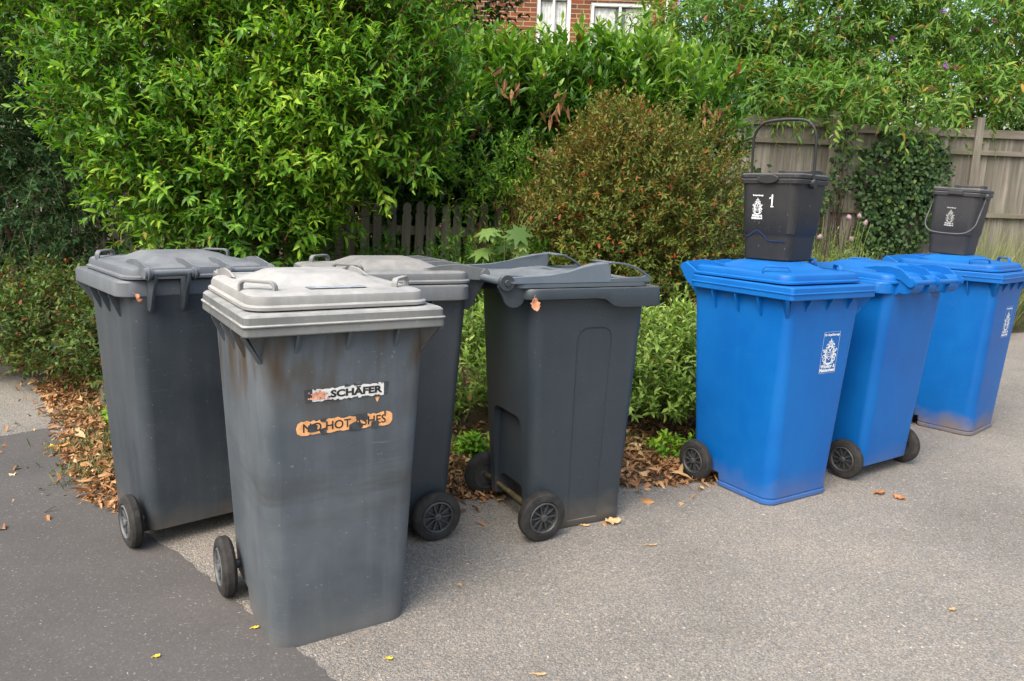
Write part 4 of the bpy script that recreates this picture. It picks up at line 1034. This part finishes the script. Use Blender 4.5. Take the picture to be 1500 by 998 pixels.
tree('dark tree rising behind the big bright green shrub, left of the brick house', (-2.6, 9.6, 0), 6, [((-1.2, 9.4, 3.6), (1.1, .8, 1.4)), ((-2.8, 9.5, 3.2), (1.5, .9, 2.0)), ((-4.4, 9.4, 3.4), (1.4, .9, 2.0)), ((-2.5, 9.4, 1.4), (2.6, .7, 1.3))], 4200, name='dark_tree')
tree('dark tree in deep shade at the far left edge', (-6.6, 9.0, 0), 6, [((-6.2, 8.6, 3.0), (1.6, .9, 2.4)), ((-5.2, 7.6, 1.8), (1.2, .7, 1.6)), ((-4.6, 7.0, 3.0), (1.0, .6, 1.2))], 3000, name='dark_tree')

tree('mid green tree filling the gaps behind the buddlejas at the upper right', (4.8, 15.0, 0), 7, [((3.6, 15, 4.4), (1.6, .9, 1.6)), ((6.0, 15, 4.0), (1.8, .9, 1.7)), ((8.3, 15, 5.0), (1.6, .9, 1.8)), ((4.8, 15, 2.6), (2.2, .8, 1.0))], 1500, .14, .07, m_leafB, 'broadleaf_tree')
# ------------------------------------------------------------------ brick house
k = NT('red_brick')
mp = k.n('ShaderNodeMapping', {'Vector': k.tc.outputs['Object'], 'Rotation': (R(90), 0, 0)}).outputs[0]
sx = k.sep(k.tc.outputs['Object']); cx = k.n('ShaderNodeCombineXYZ', {0: k.math('ADD', sx[0], sx[1]), 1: sx[2], 2: 0.}).outputs[0]
br = k.n('ShaderNodeTexBrick', {'Vector': cx, 'Scale': 1., 'Mortar Size': .006, 'Brick Width': .225, 'Row Height': .075, 'Color1': (.25, .075, .035, 1), 'Color2': (.11, .05, .035, 1), 'Mortar': (.42, .34, .22, 1), 'Bias': -.1})
k.col(k.mix(k.thr(k.noise(25, 3), .4, .7), br.outputs['Color'], (.30, .12, .06))); k.rough(.9)
k.t.links.remove(k.b.inputs['Base Color'].links[0]); k.col(br.outputs['Color'])
m_brick = k.m
m_upvc = plain('white_window_frame', (.80, .80, .78), .4, .04, 5)
m_roof = plain('roof_tile', (.16, .08, .055), .9, .3, 12)
k = NT('window_glass'); k.col(k.ramp(k.noise(2.5, 3), [(.35, (.10, .12, .13)), (.65, (.22, .25, .26))])); k.rough(.08); m_glass = k.m
m_curtain = plain('net_curtain', (.62, .64, .64), .9, .2, 14)
hs = thing('brick_house', 'red brick house with white framed windows behind the laurel hedge', 'house', (0, 13.6, 0), R(-1))
wins = [(.22, .80, 3.55, 4.78), (1.13, 2.14, 3.55, 4.70)]
bm = bmesh.new()
def wallpiece(x0, x1, z0, z1): box(bm, ((x0+x1)/2, .15, (z0+z1)/2), (x1-x0, .3, z1-z0))
wallpiece(-3.2, 2.6, 0, 3.55); wallpiece(-3.2, .22, 3.55, 4.78); wallpiece(.80, 1.13, 3.55, 4.78); wallpiece(2.14, 2.6, 3.55, 4.78); wallpiece(1.13, 2.14, 4.70, 4.78); wallpiece(-3.2, 2.6, 4.78, 5.4)
box(bm, (-.3, 4.3, 2.7), (5.78, 8, 5.39))
fin('wall', bm, m_brick, hs, 30)
bm = bmesh.new(); plate(bm, [(-.35, 5.30), (4.2, 7.9), (8.8, 5.3), (8.8, 5.42), (4.2, 8.05), (-.35, 5.44)], -3.5, 2.9); fin('roof', bm, m_roof, hs, 30)
for x0, x1, z0, z1 in wins:
    wn = thing('window', None, None); wn.parent = hs
    bm = bmesh.new(); t = .065
    for c_, s2 in ((((x0+x1)/2, .06, z0+t/2), (x1-x0, .08, t)), (((x0+x1)/2, .06, z1-t/2), (x1-x0, .08, t)), ((x0+t/2, .06, (z0+z1)/2), (t, .078, z1-z0-2*t)), ((x1-t/2, .06, (z0+z1)/2), (t, .078, z1-z0-2*t)), (((x0+x1)/2, .062, (z0+z1)/2), (t*.7, .07, z1-z0-2*t))): box(bm, c_, s2)
    fin('frame', bm, m_upvc, wn, 30, .006)
    bm = bmesh.new(); box(bm, ((x0+x1)/2, .10, (z0+z1)/2), (x1-x0-.1, .01, z1-z0-.1)); fin('pane', bm, m_glass, wn, 30)
    bm = bmesh.new(); box(bm, ((x0+x1)/2, -.03, z0-.03), (x1-x0+.12, .12, .05)); fin('sill', bm, m_upvc, wn, 30, .005)
    bm = bmesh.new(); xs_ = np.linspace(x0+.08, x1-.08, 40); top_ = z1-.08
    for i in range(39):
        if .40 < (i/39) < .60 and x1-x0 > .8: continue
        ya, yb_ = .088+.006*math.sin(i*1.3), .088+.006*math.sin((i+1)*1.3)
        bm.faces.new([bm.verts.new(p) for p in ((xs_[i], ya, z0+.08), (xs_[i+1], yb_, z0+.08), (xs_[i+1], yb_, top_), (xs_[i], ya, top_))])
    fin('curtain', bm, m_curtain, wn, 60)
bm = bmesh.new(); tube(bm, [(2.42, -.06, 0), (2.42, -.06, 5.3)], .034, 12); fin('drainpipe', bm, m_upvc, hs, 40)

# ------------------------------------------------------------------ litter, grass, weeds, stones
def vz(x, y): return max(vh(x, y), 0)
n = 12000; xs_ = []; 
while len(xs_) < n:
    i = random.randrange(3, len(VB)-5); t = random.random(); ax, ay = VB[i]; bx, by = VB[i+1]
    L_ = math.hypot(bx-ax, by-ay)
    if random.random() > L_/1.6: continue
    off = abs(random.gauss(0, .38))-.035-(random.expovariate(1/.12) if random.random() < .07 else 0); nx, ny = -(by-ay)/L_, (bx-ax)/L_
    x, y = ax+(bx-ax)*t+nx*off, ay+(by-ay)*t+ny*off
    xs_.append((x, y, vz(x, y)+.004+abs(random.gauss(0, .012))))
P = np.array(xs_); n = len(P)
D_ = rng.normal(0, 1, (n, 3)); D_[:, 2] *= .25
leaf_mesh('leaf_litter', P, D_, np.array([0, 0, 1.])+rng.normal(0, .45, (n, 3)), rng.gamma(2.2, .015, n)+.008, rng.gamma(2.2, .0065, n)+.003, rng.random(n), np.clip(rng.normal(.45, .27, n), 0, 1), m_deadleaf, None, .45, .8)
tag(bpy.data.objects['leaf_litter'], 'drift of dry brown fallen leaves along the edge of the pavement', 'leaf litter', kind='stuff')
# straw-like thin bits over soil further back
n = 5000; x_ = rng.uniform(-4.5, 4.5, n); y_ = rng.uniform(3, 6.2, n); P = np.array([(x, y, vh(x, y)+.005) for x, y in zip(x_, y_) if vh(x, y) > .012]); n = len(P)
D_ = rng.normal(0, 1, (n, 3)); D_[:, 2] = np.abs(D_[:, 2])*.2
leaf_mesh('dry_debris', P, D_, np.array([0, 0, 1.])+rng.normal(0, .3, (n, 3)), rng.uniform(.02, .09, n), rng.uniform(.003, .014, n), rng.random(n), rng.random(n)*.7, m_deadleaf, None, .2, .4)
tag(bpy.data.objects['dry_debris'], 'brown twigs and dry scraps lying on the soil under the bushes', 'debris', kind='stuff')
# long pale grass near the panel fence
n = 9000; x_ = rng.uniform(3.3, 8.2, n); y_ = rng.uniform(7.6, 9.35, n); ok = np.array([sdist(a, b) > .05 for a, b in zip(x_, y_)])
P = np.array([(a, b, vh(a, b)) for a, b in zip(x_[ok], y_[ok])]); n = len(P)
P[:, 2] -= .02
hgt = np.where(P[:, 0] > 5.0, 1.0, .62)*np.clip(rng.normal(1, .2, n), .4, 1.5)
leaf_mesh('long_grass', P, np.array([.25, -.1, 1.])+rng.normal(0, .16, (n, 3)), np.array([0, -1., .2])+rng.normal(0, .5, (n, 3)), hgt, rng.uniform(.006, .012, n), rng.random(n), np.clip(rng.normal(.55, .22, n), 0, 1), m_grass, None, .28, .2)
tag(bpy.data.objects['long_grass'], 'long pale grass growing in front of the board fence', 'grass', kind='stuff')
# short grass tufts in the verge
n = 2600; P = []
cents = [(-2.35, 4.3), (-2.1, 3.75), (-1.9, 3.4), (-2.5, 4.7), (-.22, 3.75), (.75, 3.95), (-.1, 3.5), (-2.0, 3.9)]
for _ in range(n):
    a, b = random.choice(cents); x, y = random.gauss(a, .12), random.gauss(b, .09); P.append((x, y, vz(x, y)))
P = np.array(P)
leaf_mesh('grass_tufts', P, np.array([0, 0, 1.])+rng.normal(0, .5, (n, 3)), rng.normal(0, 1, (n, 3)), rng.uniform(.02, .075, n), rng.uniform(.003, .007, n), rng.random(n), np.clip(rng.normal(.4, .2, n), 0, 1), m_grass, None, .3, .2)
tag(bpy.data.objects['grass_tufts'], 'short grass tufts poking through the fallen leaves', 'grass', kind='stuff')
for (x, y, nn, sz, lab) in ((-.19, 3.74, 60, .055, 'bright green weed between the half hidden grey bin and the charcoal bin wheel'), (.83, 3.86, 45, .045, 'small green weed in the leaf litter left of the leftmost blue bin'),
                            (1.0, 3.95, 35, .045, 'small green weed close to the wheel of the leftmost blue bin'), (-2.35, 4.45, 60, .05, 'green weed growing in the litter left of the far left grey bin'), (-2.2, 4.1, 40, .045, 'little weed low in the litter beside the far left grey bin')):
    s_ = thing('weed', lab, 'weed', (x, y, vz(x, y)), 0, 'weeds in the verge')
    P, O = blob_points([((0, 0, .03), (.07, .06, .06))], nn, .3)
    P[:, 2] = np.abs(P[:, 2])
    sprigs(s_, P, O, .05, 4, sz, sz*.5, m_leafL, None, up=.5, ang=60, droop=.3, tone=np.clip(rng.normal(.62, .1, len(P)), 0, 1))
# tall pale weeds by the fence, with thistle heads
for (x, y, h_, lab) in ((2.95, 7.3, 1.35, 'tall pale weed with bent stalks between the caddy and the ivy'), (3.25, 7.6, 1.15, 'weed with purple thistle heads in front of the ivy')):
    s_ = thing('tall_weed', lab, 'weed', (x, y, vz(x, y)))
    P = np.array([(random.gauss(0, .16), random.gauss(0, .1), random.uniform(.1, h_*.75)) for _ in range(170)]); O = norm(P*np.array([1, 1, .1]))
    sprigs(s_, P, O, .16, 7, .05, .013, m_leafG, m_twiggreen, up=.55, ang=55, droop=.3, tone=np.clip(rng.normal(.3, .1, len(P)), 0, 1))
    bm = bmesh.new(); tips = []
    for i in range(9):
        a = random.uniform(-.35, .35); tip = (a, random.uniform(-.1, .1), h_*random.uniform(.75, 1.08)); tips.append(tip); tube(bm, [(a*.2, 0, 0), (a*.5, 0, tip[2]*.5), tip], .006, 5, radii=[.007, .005, .003])
    fin('stalk', bm, m_twiggreen, s_, 60)
    for tip in tips[:5]:
        bm = bmesh.new(); bmesh.ops.create_icosphere(bm, subdivisions=2, radius=.020, matrix=Matrix.Translation(tip) @ Matrix.Diagonal((1, 1, 1.3, 1)))
        for v in bm.verts: v.co += (v.co-Vector(tip))*random.uniform(-.15, .35)
        fin('flower_head', bm, plain('thistle_head', (.30, .20, .24), .9, .4, 60) if tip is tips[0] else bpy.data.materials['thistle_head'], s_, 60)
# stones in the litter at left
m_stone = plain('old_stone', (.13, .115, .09), .95, .6, 16, .15, 1.)
for x, y, z, s3, lab in ((-2.44, 4.50, .05, (.07, .06, .10), 'larger mossy grey stone under the low bush left of the bins'), (-2.24, 4.25, .03, (.05, .045, .07), 'smaller tan stone close behind the far left grey bin')):
    bm = bmesh.new(); bmesh.ops.create_icosphere(bm, subdivisions=3, radius=1)
    for v in bm.verts: v.co = Vector([math.copysign(abs(q)**.7, q) for q in v.co])
    for v in bm.verts: v.co = Vector((v.co.x*s3[0], v.co.y*s3[1], v.co.z*s3[2]))*(1+.22*grid_noise(v.co.x*3, v.co.y*3+v.co.z*2, 2.3, 4)+.10*grid_noise(v.co.x*3+v.co.z, v.co.y*3-v.co.z*2, 7, 2))
    o = fin('stone', bm, m_stone, None, 60); o.location = (x, y, z); tag(o, lab, 'stone', 'stones in the verge')
# single fallen leaves on the pavement and on the bins
def one_leaf(x, y, z, L_, W_, col, lab, rz, cat='leaf', curl=.35, tiltup=0.):
    me_mat = plain('leaf_'+('yellow' if col[1] > .4 else 'brown'), col, .7, .3, 60)
    bm = bmesh.new(); rowp = None; n_ = 8
    for i in range(n_+1):
        t = i/n_; wv = W_*.5*math.sin(math.pi*min(1, t*.92+.04))**.8*(1+.18*math.sin(i*2.7)); lift = curl*L_*(t-.5)**2
        row = [bm.verts.new((L_*(t-.5), s*wv, .002+lift+abs(s)*W_*.22*(1+.5*math.sin(i*1.9+s)))) for s in (-1, -.5, 0, .5, 1)]
        if rowp:
            for q in range(4): bm.faces.new((rowp[q], rowp[q+1], row[q+1], row[q]))
        rowp = row
    tube(bm, [(-L_*.5, 0, .002+curl*L_*.25), (-L_*.75, .1*L_, .002)], .0009, 4)
    o = fin('fallen_leaf', bm, me_mat, None, 60); o.location = (x, y, z); o.rotation_euler = (random.uniform(-.2, .2), tiltup, rz); sm_ = o.modifiers.new('s', 'SOLIDIFY'); sm_.thickness = .0006
    return tag(o, lab, cat, 'single fallen leaves')
BR, YE, TAN = (.40, .17, .07), (.75, .55, .04), (.55, .36, .18)
for a in ((-2.30, 3.70, .006, .085, .045, YE, 'bright yellow leaf on the dark tarmac at the left', .3), (.455, 3.02, .002, .07, .045, TAN, 'curled tan leaf at the foot of the charcoal bin', .2),
          (.334, 2.98, .001, .04, .016, TAN, 'thin tan leaf scrap beside the charcoal bin foot', 0), (-.02, 3.22, .002, .07, .04, TAN, 'tan leaf between the wheels of the charcoal bin', 1.),
          (1.80, 3.47, .001, .06, .045, BR, 'brown leaf of the crumpled pair on the pavement in front of the blue bins', .3), (1.87, 3.42, .001, .055, .04, BR, 'redder leaf of the crumpled pair on the pavement in front of the blue bins', 2.2),
          (.585, 2.815, .001, .045, .012, TAN, 'thin straw coloured leaf on the open pavement in the centre', .1), (.112, 1.95, .001, .04, .012, TAN, 'pale leaf sliver at the bottom edge of the pavement', 0.),
          (-.325, 2.0, .001, .022, .014, YE, 'tiny yellow leaf just right of the nearest bin foot', 0.), (1.542, 2.394, .001, .03, .018, TAN, 'small tan leaf on the pavement at the lower right', .5),
          (-.988, 1.967, .005, .02, .013, YE, 'tiny yellowish leaf on the dark tarmac at the bottom left', .5), (-.76, 2.13, .005, .022, .012, YE, 'tiny yellow leaf just left of the nearest bin foot', .4),
          (-.11, 3.19, .001, .03, .018, TAN, 'small tan leaf left of the charcoal bin wheels', .5)):
    one_leaf(*a)
# pale grit crumbs on the pavement
bm = bmesh.new()
for _ in range(420):
    x, y = random.uniform(-1.6, 4.5), random.uniform(1.75, 5.2)
    if sdist(x, y) > -.02: continue
    s2 = random.uniform(.0015, .0042); bmesh.ops.create_icosphere(bm, subdivisions=1, radius=s2, matrix=Matrix.Translation((x, y, s2*.5)) @ Matrix.Rotation(random.uniform(0, 3), 4, 'Z') @ Matrix.Diagonal((1.5, 1, .6, 1)))
for _ in range(260):
    x, y = random.uniform(-1.4, 4.5), random.uniform(1.75, 5.2)
    if sdist(x, y) > -.02: continue
    a = random.uniform(0, 6.3); L_ = random.uniform(.006, .022); tube(bm, [(x, y, .002), (x+L_*.5*math.cos(a), y+L_*.5*math.sin(a), .004), (x+L_*math.cos(a+.2), y+L_*math.sin(a+.2), .002)], random.uniform(.0006, .0014), 4)
o = fin('grit', bm, plain('grit', (.50, .42, .32), .9, .4, 40), None, 60); tag(o, 'pale grit crumbs scattered over the worn pavement', 'grit', kind='stuff')
# leaf caught on the lid rim of two bins
def stuck(root, lp, lab, L_=.05):
    c_ = root.matrix_world @ Vector(lp) if False else Matrix.Translation(root.location) @ Matrix.Rotation(root.rotation_euler.z, 4, 'Z') @ Vector(lp)
    o = one_leaf(c_.x, c_.y, c_.z, L_, .035, (.45, .20, .11), lab, root.rotation_euler.z, tiltup=1.2); return o
stuck(D, (.300, -.285, .955), 'crumpled brown leaf caught under the rim of the charcoal bin')
stuck(B, (-.245, -.345, .955), 'crumpled brown leaf caught under the rim of the far left grey bin', .035)
